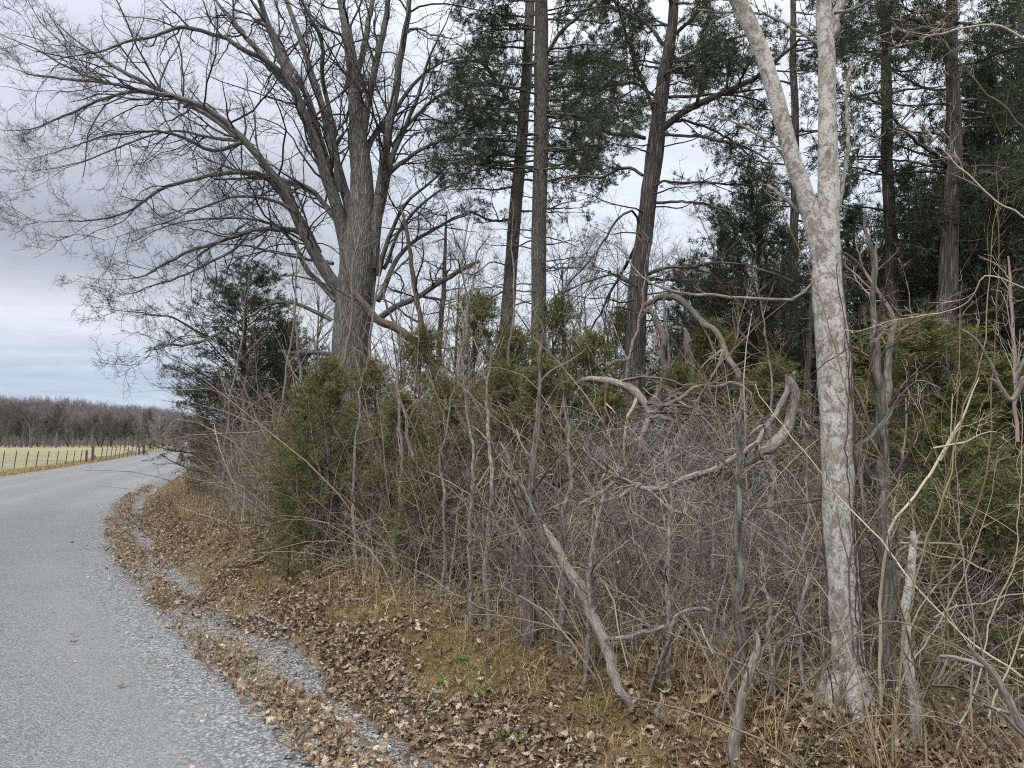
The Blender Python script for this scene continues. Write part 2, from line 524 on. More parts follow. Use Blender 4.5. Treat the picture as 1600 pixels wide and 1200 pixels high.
# paler wheel tracks, worn by traffic
tr = t.math('ABSOLUTE', t.math('SUBTRACT', t.math('PINGPONG', t.math('ADD', dd, 7.0), 1.75), .85))
trk = t.a('ShaderNodeMapRange', {0: tr, 1: .0, 2: .55, 3: .26, 4: .0}).outputs[0]
trk = t.math('MULTIPLY', trk, t.ramp(t.noise(oc, .35, 4, .6), [(.35, .2), (.65, 1.)]))
col = t.mix(trk, col, (.245, .247, .25))
finish(t, col, .93, t.math('ADD', t.math('MULTIPLY', d1, -1.0), 1.0), .55, .006)
M_ROAD = m

# ground: litter / gravel / soil / field
m, t = newmat('bank_and_field_ground')
oc = t.a('ShaderNodeTexCoord').outputs['Object']
gcol, gd = grit(t, oc, 48, (.095, .096, .097), (.205, .207, .208), (.40, .40, .395))
soil = t.ramp(t.noise(oc, 9, 6, .7), [(.3, (.055, .036, .020)), (.55, (.145, .098, .052)), (.75, (.26, .19, .10))])
soil = t.mix(t.ramp(t.noise(oc, 1.4, 4, .6), [(.48, 0.), (.62, .6)]), soil, (.095, .098, .035))
lit_, ld = grit(t, oc, 22, (.035, .020, .012), (.105, .062, .036), (.23, .15, .088))
fl = t.noise(oc, .12, 5, .65)
ff = t.noise(oc, 2.5, 5, .7)
field = t.ramp(t.math('ADD', t.math('MULTIPLY', fl, .6), t.math('MULTIPLY', ff, .4)), [(.35, (.12, .12, .06)), (.5, (.20, .182, .11)), (.66, (.27, .235, .155))])
field = t.mix(t.ramp(t.noise(oc, .05, 3, .5), [(.5, 0.), (.62, .45)]), field, (.20, .205, .075))
verge = t.mix(t.math('MULTIPLY', ff, .8), (.12, .135, .04), (.33, .27, .13))
col = t.mix(attr(t, 'gravel'), soil, gcol)
col = t.mix(attr(t, 'litter'), col, lit_)
col = t.mix(attr(t, 'field'), col, field)
col = t.mix(attr(t, 'verge'), col, verge)
woods = t.ramp(t.noise(oc, .09, 5, .7), [(.35, (.045, .036, .032)), (.65, (.12, .10, .088))])
col = t.mix(attr(t, 'wood'), col, woods)
finish(t, col, .95, t.math('ADD', gd, t.noise(oc, 30, 4, .7)), .8, .02)
M_GROUND = m

m, t = newmat('dry_oak_leaf')
oc = t.a('ShaderNodeTexCoord').outputs['Object']
f = t.math('ADD', attr(t), t.math('MULTIPLY', t.math('SUBTRACT', t.noise(oc, 60, 2, .5), .5), .25))
col = t.ramp(f, [(.0, (.05, .033, .022)), (.3, (.12, .082, .055)), (.62, (.245, .18, .12)), (.85, (.36, .285, .20)), (1., (.50, .42, .31))])
finish(t, col, .75, spec=.3, extra=(.12, col))
M_LEAF = m
m, t = newmat('dry_grass_blade')
col = t.ramp(attr(t), [(.0, (.12, .13, .035)), (.18, (.14, .10, .045)), (.6, (.31, .225, .11)), (1., (.52, .41, .23))])
finish(t, col, .8, extra=(.2, col))
M_GRASS = m
m, t = newmat('grey_limestone_chips')
oc = t.a('ShaderNodeTexCoord').outputs['Object']
col = t.ramp(attr(t), [(.0, (.11, .112, .114)), (.5, (.225, .224, .22)), (.9, (.41, .405, .395)), (1., (.50, .42, .28))])
finish(t, col, .9, t.noise(oc, 150, 3, .6), .4, .004)
M_STONE = m
m, t = newmat('green_weed_leaf')
col = t.ramp(attr(t), [(.0, (.05, .12, .02)), (1., (.16, .30, .06))])
finish(t, col, .6, extra=(.25, col))
M_WEED = m
m, t = newmat('rusty_steel')
oc = t.a('ShaderNodeTexCoord').outputs['Object']
col = t.ramp(t.noise(oc, 12, 4, .6), [(.3, (.06, .035, .025)), (.7, (.17, .10, .07))])
finish(t, col, .8)
M_POST = m
m, t = newmat('galvanised_wire')
finish(t, (.22, .225, .225), .55, spec=.5)
M_WIRE = m
m, t = newmat('painted_marker')
oc = t.a('ShaderNodeTexCoord').outputs['Object']
col = t.ramp(t.noise(oc, 9, 3, .6), [(.35, (.45, .45, .43)), (.7, (.68, .68, .65))])
finish(t, col, .7)
M_WHITE = m


# ------------------------------------------------------------------ objects
def tag(o, label=None, cat=None, group=None, kind=None):
    if label: o['label'] = label
    if cat: o['category'] = cat
    if group: o['group'] = group
    if kind: o['kind'] = kind
    return o


def thing(name, loc, label, cat, group=None, rz=0.):
    o = bpy.data.objects.new(name, None); COL.objects.link(o)
    o.empty_display_size = .2
    o.location = tuple(float(c) for c in loc); o.rotation_euler = (0, 0, rz)
    return tag(o, label, cat, group)


def copy_tree(o, loc, rz=0., sc=1., label=None, group=None):
    c = o.copy(); COL.objects.link(c)
    for ch in o.children:
        d = ch.copy(); COL.objects.link(d); d.parent = c
    c.location = tuple(float(v) for v in loc); c.rotation_euler = (0, 0, rz)
    c.scale = (sc, sc, sc) if np.isscalar(sc) else sc
    if label: c['label'] = label
    if group: c['group'] = group
    return c


# ---- terrain: one polar sheet out to the ridge
def wander(x, y):
    return (fbm(x + 40, y + 7, .45, 3) - .5) * .42


def bare_patch(x, y, d):
    n_ = fbm(x + 20, y, 1.5)
    a = sstep(.78, 1.0, d + (n_ - .5) * .5) * (1 - sstep(1.4, 1.8, d)) * (1 - sstep(5.8, 7.8, y)) * (.72 + .28 * sstep(.4, .6, n_))
    b = sstep(.50, .62, fbm(x + 9, y, .9)) * (1 - sstep(1.2, 1.6, d)) * .8
    return np.maximum(a * (1 - .6 * sstep(.3, 1.1, x)), b)


def terrain():
    r = np.concatenate([[0.25], np.geomspace(.5, 2600, 430)])
    a1 = np.radians(np.arange(-46, 46, .3)); a2 = np.radians(np.arange(46, 314, 3.))
    a = np.concatenate([a1, a2]); na = len(a); nr = len(r)
    X = r[:, None] * np.sin(a); Y = r[:, None] * np.cos(a)
    x = X.ravel(); y = Y.ravel(); d = edge_d(x, y)
    z = height(x, y, d)
    i = np.arange(nr - 1)[:, None] * na; j = np.arange(na)[None]
    q = np.stack([i + j, i + na + j, i + na + (j + 1) % na, i + (j + 1) % na], -1).reshape(-1, 4)
    q = q[:, ::-1]
    mb = MB(); mb.add(np.stack([x, y, z], 1), quads=q)
    # close the hole under the camera
    mb.add(np.concatenate([[[0, 0, z[0]]], np.stack([x[:na], y[:na], z[:na]], 1)]),
           tris=np.stack([np.zeros(na, int), 1 + (np.arange(na) + 1) % na, 1 + np.arange(na)], 1))
    x = np.concatenate([x, [0], x[:na]]); y = np.concatenate([y, [0], y[:na]]); d = np.concatenate([d, [d[0]], d[:na]])
    n = fbm(x, y, 1.3); rr = np.hypot(x, y)
    gravel = np.clip(1 - sstep(.5, .64, d + wander(x, y) + (n - .5) * .35), 0, 1) * sstep(-ROAD_W - .4, -ROAD_W, d)
    litter = sstep(.52, .75, d + wander(x, y) + (n - .5) * .3) * (1 - sstep(9, 14, d)) * (1 - bare_patch(x, y, d))
    fieldm = sstep(9, 14, d) + (1 - sstep(-ROAD_W - 3.4, -ROAD_W - 2.4, d))
    verge = sstep(-ROAD_W - 3.4, -ROAD_W - 2.4, d) * (1 - sstep(-ROAD_W - .5, -ROAD_W, d))
    wood = sstep(400, 450, rr)
    f = lambda q: np.clip(q, 0, 1)
    o = mb.build('terrain', M_GROUND, vattr=dict(gravel=f(gravel), litter=f(litter), field=f(fieldm), verge=f(verge), wood=f(wood)))
    tag(o, kind='structure', label='ground with leafy roadside bank and dry pasture beyond')


terrain()


def road():
    s = np.concatenate([np.arange(4, 60, .12), np.arange(60, _EL[-1], 1.0)])
    dl = np.concatenate([[-ROAD_W, -ROAD_W + .15], np.linspace(-ROAD_W + .6, -.7, 12), [-.45, -.25, -.12, 0.0]])
    S_, D_ = np.meshgrid(s, dl, indexing='ij')
    rag = (fbm(S_, D_ * 0, 1.1) - .5) * .34 * sstep(-.8, 0, D_) - (fbm(S_ + 50, D_ * 0, .8) - .5) * .4 * sstep(-ROAD_W + .8, -ROAD_W, D_)
    x, y = edge_at(S_, D_ + rag)
    z = .012 + .04 * sstep(0, 1.5, -D_) * sstep(-ROAD_W, -ROAD_W + 1.5, D_) - .03 * sstep(-.12, 0, D_) - .03 * (1 - sstep(-ROAD_W, -ROAD_W + .15, D_)) + (fbm(x, y, 1.6) - .5) * .012
    ni, nj = S_.shape
    i = np.arange(ni - 1)[:, None] * nj; j = np.arange(nj - 1)[None]
    q = np.stack([i + j, i + j + 1, i + nj + j + 1, i + nj + j], -1).reshape(-1, 4)[:, ::-1]
    mb = MB(); mb.add(np.stack([x, y, z], -1), quads=q)
    o = mb.build('road', M_ROAD, vattr=dict(dist=D_.ravel()))
    tag(o, kind='structure', label='grey chip seal country road curving away to the left')


road()


# ---- loose stones, leaves, grass
def scatter_sd(n, s0, s1, d0, d1, power=2.2, rng=RNG):
    """points beside the road edge, denser near the camera; arc length is measured from the point abreast of the camera"""
    u = rng.random(n)
    s = s0 + (s1 - s0) * u ** power
    d = rng.uniform(d0, d1, n)
    x, y = edge_at(s, d)
    k = (y > .8) & (np.abs(x / np.maximum(y, .1)) < .86)
    return x[k], y[k], d[k]


S0 = float(np.interp(0.5, EDGE[:, 1], _EL))      # arc length abreast of the camera


def stones():
    rng = np.random.default_rng(11)
    ico = np.array([(0, 0, 1), (.89, 0, .45), (.28, .85, .45), (-.72, .53, .45), (-.72, -.53, .45), (.28, -.85, .45),
                    (.72, .53, -.45), (-.28, .85, -.45), (-.89, 0, -.45), (-.28, -.85, -.45), (.72, -.53, -.45), (0, 0, -1)])
    F = np.array([(0, 1, 2), (0, 2, 3), (0, 3, 4), (0, 4, 5), (0, 5, 1), (1, 6, 2), (2, 7, 3), (3, 8, 4), (4, 9, 5), (5, 10, 1), (6, 7, 2), (7, 8, 3), (8, 9, 4), (9, 10, 5), (10, 6, 1)])
    a = scatter_sd(26000, S0, S0 + 34, -.55, .25, 2.0, rng)
    b = scatter_sd(30000, S0, S0 + 30, .12, .85, 1.8, rng)
    c = scatter_sd(2500, S0, S0 + 14, -2.2, -.3, 1.6, rng)
    x = np.concatenate([a[0], b[0], c[0]]); y = np.concatenate([a[1], b[1], c[1]]); d = np.concatenate([a[2], b[2], c[2]])
    n = fbm(x, y, 1.7)
    k = (rng.random(len(x)) < np.clip(.35 + 1.3 * (n - .3) - .5 * (d < -.6), .05, 1)) | (d > .2)
    x, y, d = x[k], y[k], d[k]
    M = len(x)
    z = np.where(d < -.03, .012, height(x, y, d))
    sz = rng.uniform(.0035, .0095, M) * np.where(rng.random(M) < .03, 2.2, 1.) * (1 + .02 * y)
    sz = np.where(d < -.6, sz * .6, sz)
    sc = sz[:, None] * rng.uniform(.6, 1.3, (M, 3)) * np.array([1, 1, .7])
    V = ico[None] * sc[:, None] * rng.uniform(.8, 1.2, (M, 12, 1))
    an = rng.uniform(0, 6.28, M); ca, sa = np.cos(an)[:, None], np.sin(an)[:, None]
    V = np.stack([V[..., 0] * ca - V[..., 1] * sa, V[..., 0] * sa + V[..., 1] * ca, V[..., 2]], -1)
    V = V + np.stack([x, y, z + sz * .25], 1)[:, None]
    q = (np.arange(M)[:, None, None] * 12 + F).reshape(-1, 3)
    v = np.clip(rng.beta(2.2, 2.4, M) * .93 + (rng.random(M) < .05) * .3 * (d > .3), 0, 1)
    o = MB().add(V, tris=q, v=np.repeat(v, len(F))).build('gravel', M_STONE, smooth=False)
    tag(o, 'loose grey gravel along the road edge and in the shallow ditch', 'gravel', kind='stuff')


stones()


def leaf_outline():
    # lobed oak leaf, length 1 along x: half outline of (x, halfwidth)
    h = [(0, .015), (.12, .03), (.2, .14), (.27, .07), (.36, .24), (.45, .09), (.56, .30), (.66, .11), (.78, .24), (.86, .12), (.95, .12), (1.0, .0)]
    return np.array(h)


def litter():
    rng = np.random.default_rng(21)
    H = leaf_outline(); nh = len(H)
    # strip mesh: per station left, mid, right
    base = np.zeros((nh, 3, 2)); base[:, :, 0] = H[:, :1]
    base[:, 0, 1] = H[:, 1]; base[:, 2, 1] = -H[:, 1]
    base = base.reshape(-1, 2)
    i = np.arange(nh - 1)[:, None] * 3; j = np.arange(2)[None]
    Q = np.stack([i + j, i + j + 1, i + 3 + j + 1, i + 3 + j], -1).reshape(-1, 4)
    parts = []
    def add(x, y, d, keep): 
        k = rng.random(len(x)) < keep
        parts.append((x[k], y[k], d[k]))
    x, y, d = scatter_sd(22000, S0, S0 + 30, -.12, .36, 1.7, rng)
    add(x, y, d, np.clip(1.6 * (fbm(x, y, 1.3) - .25) * np.exp(-((d + wander(x, y) - .12) / .16) ** 2) * 1.4, 0, 1))
    x, y, d = scatter_sd(66000, S0, S0 + 36, .28, 1.75, 1.9, rng)
    bare = bare_patch(x, y, d)
    add(x, y, d, np.clip(sstep(.46, .70, d + wander(x, y) + (fbm(x, y, 1.3) - .5) * .5) * (1 - .93 * bare), .02, 1))
    x, y, d = scatter_sd(16000, S0, S0 + 30, .15, .65, 1.7, rng)
    add(x, y, d, .6 * sstep(.54, .64, fbm(x + 31, y, .9)) + .02)
    x, y, d = scatter_sd(30000, S0, S0 + 34, 1.5, 6.5, 1.8, rng)
    add(x, y, d, .9 * np.ones(len(x)))
    x, y, d = scatter_sd(260, S0, S0 + 16, -2.4, 0, 1.4, rng)
    add(x, y, d, np.exp(d * 1.6))
    x = np.concatenate([p[0] for p in parts]); y = np.concatenate([p[1] for p in parts]); d = np.concatenate([p[2] for p in parts])
    M = len(x)
    z = np.where(d < -.02, .018, height(x, y, d)) + rng.random(M) ** 2 * .035 + .004 + np.where((d > 1.5) & (rng.random(M) < .10), rng.random(M) ** 2 * .55, 0)
    L = rng.uniform(.026, .080, M) * np.where(rng.random(M) < .35, .6, 1)
    ln = base[None, :, 0] * L[:, None]; wd = base[None, :, 1] * (L * rng.uniform(.8, 1.3, M))[:, None]
    curl = rng.normal(0, 1.0, M)[:, None]; fold = rng.uniform(-.2, 1.1, M)[:, None]
    zz = curl * (base[None, :, 0] - .5) ** 2 * L[:, None] * 1.1 + fold * np.abs(wd) * 1.2 + rng.normal(0, .035, (M, 1)) * base[None, :, 0] * 0
    P = np.stack([ln - L[:, None] * .5, wd, zz], -1)
    P = P + rng.normal(0, .02, P.shape) * L[:, None, None]
    # random rotation: mostly lying
    az = rng.uniform(0, 6.283, M); tx = rng.normal(0, .42, M); ty = rng.normal(0, .42, M)
    def rot(P, a, i, j):
        c, s = np.cos(a)[:, None], np.sin(a)[:, None]
        Q_ = P.copy(); Q_[..., i] = P[..., i] * c - P[..., j] * s; Q_[..., j] = P[..., i] * s + P[..., j] * c
        return Q_
    P = rot(P, tx, 1, 2); P = rot(P, ty, 0, 2); P = rot(P, az, 0, 1)
    P = P + np.stack([x, y, z], 1)[:, None]
    q = (np.arange(M)[:, None, None] * (nh * 3) + Q).reshape(-1, 4)
    v = np.clip(.04 + rng.beta(1.6, 1.7, M) + (d < .45) * .05, 0, 1)
    # crumbled bits between the whole leaves
    lb = MB().add(P, quads=q, v=np.repeat(v, len(Q)))
    x, y, d = scatter_sd(110000, S0, S0 + 30, -.15, 3.2, 1.8, rng)
    k = rng.random(len(x)) < np.where(d > .4, sstep(.45, .70, d + wander(x, y)) * (1 - .6 * bare_patch(x, y, d)), np.clip(1.6 * (fbm(x, y, 1.3) - .25) * np.exp(-((d + wander(x, y) - .12) / .17) ** 2) * 1.3, 0, 1))
    x, y, d = x[k], y[k], d[k]; M = len(x)
    c = np.stack([x, y, np.where(d < -.02, .014, height(x, y, d)) + rng.random(M) * .012], 1)
    e1 = norm(rng.normal(size=(M, 3)) * [1, 1, .4]) * rng.uniform(.005, .02, (M, 1)); e2 = norm(rng.normal(size=(M, 3)) * [1, 1, .4]) * rng.uniform(.003, .012, (M, 1))
    lb.add(np.stack([c - e1, c + e2, c + e1 * .8, c - e2 * .9], 1), quads=np.arange(M)[:, None] * 4 + np.arange(4), v=np.clip(rng.normal(.45, .25, M), 0, 1))
    o = lb.build('leaf_litter', M_LEAF, smooth=False)
    tag(o, 'brown fallen oak leaves covering the bank and ditch sides', 'leaves', kind='stuff')


litter()


def blades(x, y, z, L, lean, rng, w=.0022):
    M = len(x)
    az = rng.uniform(0, 6.283, M)
    d = np.stack([np.cos(az), np.sin(az), 0 * az], 1)
    up = np.array([0, 0, 1.])
    p0 = np.stack([x, y, z], 1)
    c, s = np.cos(lean)[:, None], np.sin(lean)[:, None]
    p1 = p0 + (d * s + up * c) * L[:, None] * .5
    l2 = np.clip(lean + .5, 0, 1.7); c2, s2 = np.cos(l2)[:, None], np.sin(l2)[:, None]
    p2 = p1 + (d * s2 + up * c2) * L[:, None] * .5
    sd_ = np.stack([-d[:, 1], d[:, 0], 0 * az], 1) * (w * rng.uniform(.6, 1.5, M))[:, None]
    V = np.stack([p0 - sd_, p0 + sd_, p1 + sd_ * .8, p1 - sd_ * .8, p2], 1).reshape(-1, 3)
    b = np.arange(M)[:, None] * 5
    return V, b + np.array([0, 1, 2, 3]), b + np.array([3, 2, 4])


def dry_grass():
    rng = np.random.default_rng(31)
    mb = MB()
    def put(x, y, d, Lr, lean, vb, w=.0022):
        z = height(x, y, d)
        L = rng.uniform(*Lr, len(x)) * np.where(rng.random(len(x)) < .1, 1.6, 1)
        ln = np.clip(rng.normal(lean, .35, len(x)), 0, 1.5)
        V, q, t_ = blades(x, y, z, L, ln, rng, w)
        v = np.clip(rng.normal(vb, .2, len(x)), 0, 1)
        mb.add(V, quads=q, v=v); mb.T.append(t_ + mb.n - len(V)); mb.vt.append(v.astype(np.float32))
    # matted thatch on the bank
    x, y, d = scatter_sd(130000, S0, S0 + 30, .55, 2.1, 1.9, rng)
    k = rng.random(len(x)) < np.clip(.14 + 1.0 * bare_patch(x, y, d), 0, 1)
    put(x[k], y[k], d[k], (.03, .10), 1.05, .5)
    # the strip beside the road
    x, y, d = scatter_sd(60000, S0, S0 + 30, -.14, .36, 1.8, rng)
    k = rng.random(len(x)) < np.clip(1.5 * (fbm(x + 3, y, 1.6) - .22) * np.exp(-((d + wander(x, y) - .1) / .16) ** 2) * 1.5, 0, 1)
    put(x[k], y[k], d[k], (.03, .09), 1.0, .42)
    # taller tufts at the foot of the thicket
    cx, cy, cd = scatter_sd(900, S0, S0 + 24, 1.0, 4.5, 1.7, rng)
    n = 26
    x = np.repeat(cx, n) + rng.normal(0, .05, len(cx) * n); y = np.repeat(cy, n) + rng.normal(0, .05, len(cx) * n)
    d = edge_d(x, y)
    put(x, y, d, (.10, .34), .45, .62, .0018)
    # verge beyond the road
    x, y = edge_at(S0 + rng.uniform(14, 120, 22000), -ROAD_W - rng.uniform(.2, 3.4, 22000))
    put(x, y, edge_d(x, y), (.10, .25), .4, .42, .008)
    o = mb.build('dry_grass', M_GRASS, smooth=False)
    tag(o, 'dry straw coloured grass on the bank and verges', 'grass', kind='stuff')


dry_grass()

# ------------------------------------------------------------------ plants
def tree_parts(root, mb_t, mat_t, mb_c=None, mat_c=None, mb_f=None, mat_f=None, names=('trunk', 'branches', 'foliage')):
    a = mb_t.build(names[0], mat_t, root)
    if mb_c is not None and mb_c.n:
        mb_c.build(names[1], mat_c, root)
    if mb_f is not None and mb_f.n:
        mb_f.build(names[2], mat_f, root, smooth=False)
    return root


def stack(list_PR, n=24):
    P = np.stack([resample(p, r, n)[0] for p, r in list_PR]); R = np.stack([resample(p, r, n)[1] for p, r in list_PR])
    return P, R


# ---- the big bare oak
def big_oak():
    rng = np.random.default_rng(5)
    Y = 14.5
    root = thing('oak_tree', (*pix(545, 770, Y)[:2], .5), 'huge bare spreading oak with grey furrowed trunk rising behind the thicket', 'tree')
    trunk = MB(); crown = MB(); br = MB()
    P, R = limb([(540, 800, Y, 48), (542, 700, Y, 39), (546, 600, Y, 35), (549, 520, Y, 36), (556, 450, Y, 37), (562, 390, Y, 34), (566, 330, Y, 27), (565, 270, Y, 21), (558, 200, Y, 16), (552, 120, Y, 13), (540, 40, Y, 10)], 50, rng, .002)
    tubes(trunk, P, R * .82, 28, ridge=.035, rng=rng, v=.5)
    L = []
    def lb(pts, dY=0., n=26, k=10, w=.011, broken=False):
        """pts (px,py,rpx); dY = how far the tip comes nearer (-) or recedes (+)"""
        m_ = len(pts)
        a = [(p[0], p[1], Y + dY * (i / (m_ - 1)) ** 1.2, p[2] * .66) for i, p in enumerate(pts)]
        P, R = limb(a, n, rng, w)
        if not broken:
            R = np.maximum(R * np.interp(np.linspace(0, 1, n), [0, .6, 1], [1, .85, .18]), .004)
        tubes(br, P, R, k, rng=rng, ridge=.03)
        L.append((P, R)); return P, R
    # leaders
    lb([(563, 300, 20), (556, 200, 17), (552, 100, 14), (532, 0, 11), (515, -110, 8), (505, -260, 4)], .5)
    lb([(580, 420, 20), (590, 330, 14), (600, 250, 13), (616, 150, 11), (632, 50, 9), (645, -60, 7), (665, -200, 3)], -1)
    lb([(548, 420, 19), (528, 330, 16), (508, 270, 15), (488, 215, 14), (462, 150, 13), (430, 70, 11), (405, 0, 9), (380, -90, 6), (350, -200, 3)], -1.5)
    lb([(556, 400, 16), (540, 300, 13), (515, 220, 11), (492, 140, 9), (470, 60, 8), (448, 0, 7), (420, -90, 5), (400, -200, 2)], 1.5)
    lb([(570, 330, 14), (566, 200, 10), (560, 120, 9), (575, 40, 8), (590, -40, 6), (600, -160, 3)], 2)
    lb([(566, 250, 12), (575, 160, 9), (592, 80, 9), (604, 20, 8), (614, -40, 6), (640, -160, 3)], -.5)
    lb([(545, 400, 13), (510, 250, 9), (480, 150, 8), (450, 90, 7), (420, 40, 6), (385, -10, 5), (340, -80, 3)], 2.5)
    lb([(530, 300, 9), (520, 200, 7), (505, 120, 6), (500, 60, 6), (470, 0, 5), (450, -80, 3)], -2)
    lb([(462, 150, 9), (420, 100, 8), (380, 50, 7), (340, 5, 6), (310, -60, 4)], .5)
    # long left limbs
    lb([(545, 485, 17), (515, 430, 16), (488, 385, 14), (466, 345, 13), (446, 295, 12), (420, 262, 11), (380, 222, 10), (340, 186, 9), (300, 162, 8), (250, 146, 7), (210, 138, 6.5), (170, 128, 5.5), (110, 108, 5), (60, 82, 4), (0, 52, 3), (-60, 20, 2)], -2.5, 44)
    lb([(380, 222, 8), (330, 182, 7), (270, 150, 6.5), (225, 128, 6), (180, 105, 5), (140, 78, 4), (90, 35, 3), (50, -10, 2)], 1, 30)
    lb([(455, 125, 8), (420, 100, 7), (385, 78, 6.5), (340, 55, 6), (300, 46, 5.5), (260, 45, 5), (215, 60, 4.5), (160, 80, 4), (100, 90, 3), (40, 100, 2)], -1.5, 30)
    lb([(250, 146, 5.5), (200, 145, 4.5), (150, 162, 4), (95, 185, 3), (40, 200, 2.5), (-20, 205, 1.5)], -1, 20)
    lb([(170, 128, 4.5), (110, 122, 4), (60, 118, 3), (0, 100, 2)], .5, 16)
    lb([(468, 352, 9), (442, 305, 8), (425, 285, 7), (390, 272, 6), (340, 270, 5.5), (290, 282, 5), (240, 305, 4.5), (195, 330, 4), (150, 345, 3.5), (100, 346, 3), (50, 345, 2), (10, 335, 1.5)], -2, 32)
    lb([(545, 380, 9), (520, 340, 8), (490, 300, 7), (450, 285, 6.5), (420, 280, 6), (380, 270, 4), (300, 240, 3)], 1.5, 24)
    lb([(488, 385, 7), (465, 362, 6.5), (430, 358, 6), (395, 360, 5.5), (360, 372, 5), (330, 382, 5), (290, 395, 4.5), (250, 415, 4), (215, 435, 3), (170, 440, 2), (120, 430, 1.5)], -1.5, 30)
    lb([(360, 372, 3.5), (375, 355, 3.5), (395, 345, 3)], 0, 8)
    lb([(520, 412, 5), (480, 405, 4), (440, 400, 3.5), (400, 385, 3), (350, 382, 2.5), (300, 395, 1.5)], 1, 20)
    lb([(525, 470, 7), (480, 420, 6), (460, 380, 5), (420, 350, 4), (350, 340, 3), (260, 352, 2.5), (180, 385, 1.5)], 2, 24)
    lb([(400, 355, 4), (350, 400, 3.5), (300, 425, 3), (250, 440, 3), (200, 460, 2), (140, 450, 1.5)], -3, 22)
    lb([(380, 222, 6), (330, 235, 5), (280, 215, 4), (230, 205, 3.5), (160, 215, 3), (90, 240, 2.5), (20, 250, 1.5)], -2.5, 26)
    lb([(440, 290, 5), (390, 230, 4.5), (330, 215, 4), (260, 205, 3), (180, 232, 2.5), (100, 262, 2), (0, 270, 1.5)], 2.5, 26)
    lb([(500, 395, 6), (460, 330, 5), (380, 305, 4), (300, 330, 3.5), (240, 355, 3), (150, 380, 2)], -4, 26)
    # low dark limb and its dead stub
    lb([(520, 555, 6), (490, 550, 6), (460, 552, 5.5), (435, 549, 4.5)], -.5, 12, broken=True)
    lb([(518, 500, 6), (450, 470, 4), (380, 500, 3.5), (330, 528, 4), (290, 540, 4), (255, 538, 4), (235, 552, 3), (212, 572, 2.5)], -3, 26)
    lb([(330, 528, 3), (280, 500, 2.5), (230, 490, 2), (150, 480, 1.5)], -3, 16)
    # right side
    lb([(595, 495, 8), (620, 478, 7), (655, 462, 6.5), (690, 440, 6), (720, 422, 5.5), (748, 408, 4.5)], -1.5, 18, w=.004, broken=True)
    lb([(568, 300, 9), (580, 230, 7), (605, 190, 6), (640, 140, 5.5), (680, 100, 4.5), (720, 92, 4), (765, 94, 3)], 1.5, 22)
    lb([(592, 340, 9), (610, 260, 7), (640, 180, 6), (665, 110, 5), (690, 50, 4), (720, -20, 3)], -1.5, 22)
    lb([(596, 310, 8), (620, 220, 6), (650, 180, 5), (700, 140, 4), (760, 120, 3)], 2.5, 20)
    lb([(590, 430, 8), (605, 380, 6), (630, 330, 5), (665, 290, 4), (710, 255, 3), (770, 230, 2)], -2, 20)
    lb([(600, 280, 7), (650, 240, 5), (700, 215, 4), (750, 205, 3)], 2, 18)
    lb([(590, 470, 8), (620, 410, 6), (660, 370, 5), (710, 345, 4), (770, 320, 2)], 2.5, 20)
    lb([(600, 420, 5), (640, 340, 4), (700, 290, 3), (760, 290, 2)], -3, 20)
    P, R = stack(L, 26)
    ln = np.linalg.norm(np.diff(P, axis=1), axis=2).sum(1)
    c1, r1 = spawn(P, R, np.maximum(4, ln * np.where(P[:, -1, 2] > 9.5, 2.4, 3.8)), .15, 1, 44, 14, .36, 9, .22, .025, .42, .005, lmin=.6, lmax=2.8, rng=rng)
    r1 = np.minimum(r1, .024 * np.linspace(1, .35, 9))
    c2, r2 = spawn(c1, r1, 6, .15, 1, 45, 14, .5, 6, .20, .03, .6, .0036, rng=rng, lmin=.25)
    c3, r3 = spawn(c2, r2, 5, .15, 1, 45, 15, .6, 5, .28, .03, .65, .0027, rng=rng, lmin=.15)
    k4 = np.where(rng.random(len(c3)) < .85, 2, 0)
    c4, r4 = spawn(c3, r3, k4, .3, 1, 42, 15, .7, 4, .25, .05, .7, .0021, rng=rng, lmin=.08)
    tubes(crown, c1, r1, 4, rng=rng, close=False); tubes(crown, c2, r2, 3, rng=rng); tubes(crown, c3, r3, 3, rng=rng); tubes(crown, c4, r4, 3, rng=rng)
    trunk.build('trunk', M_OAK, root)
    br.build('limbs', M_OAK, root)
    crown.build('crown', M_OAKTWIG, root, smooth=False)


big_oak()


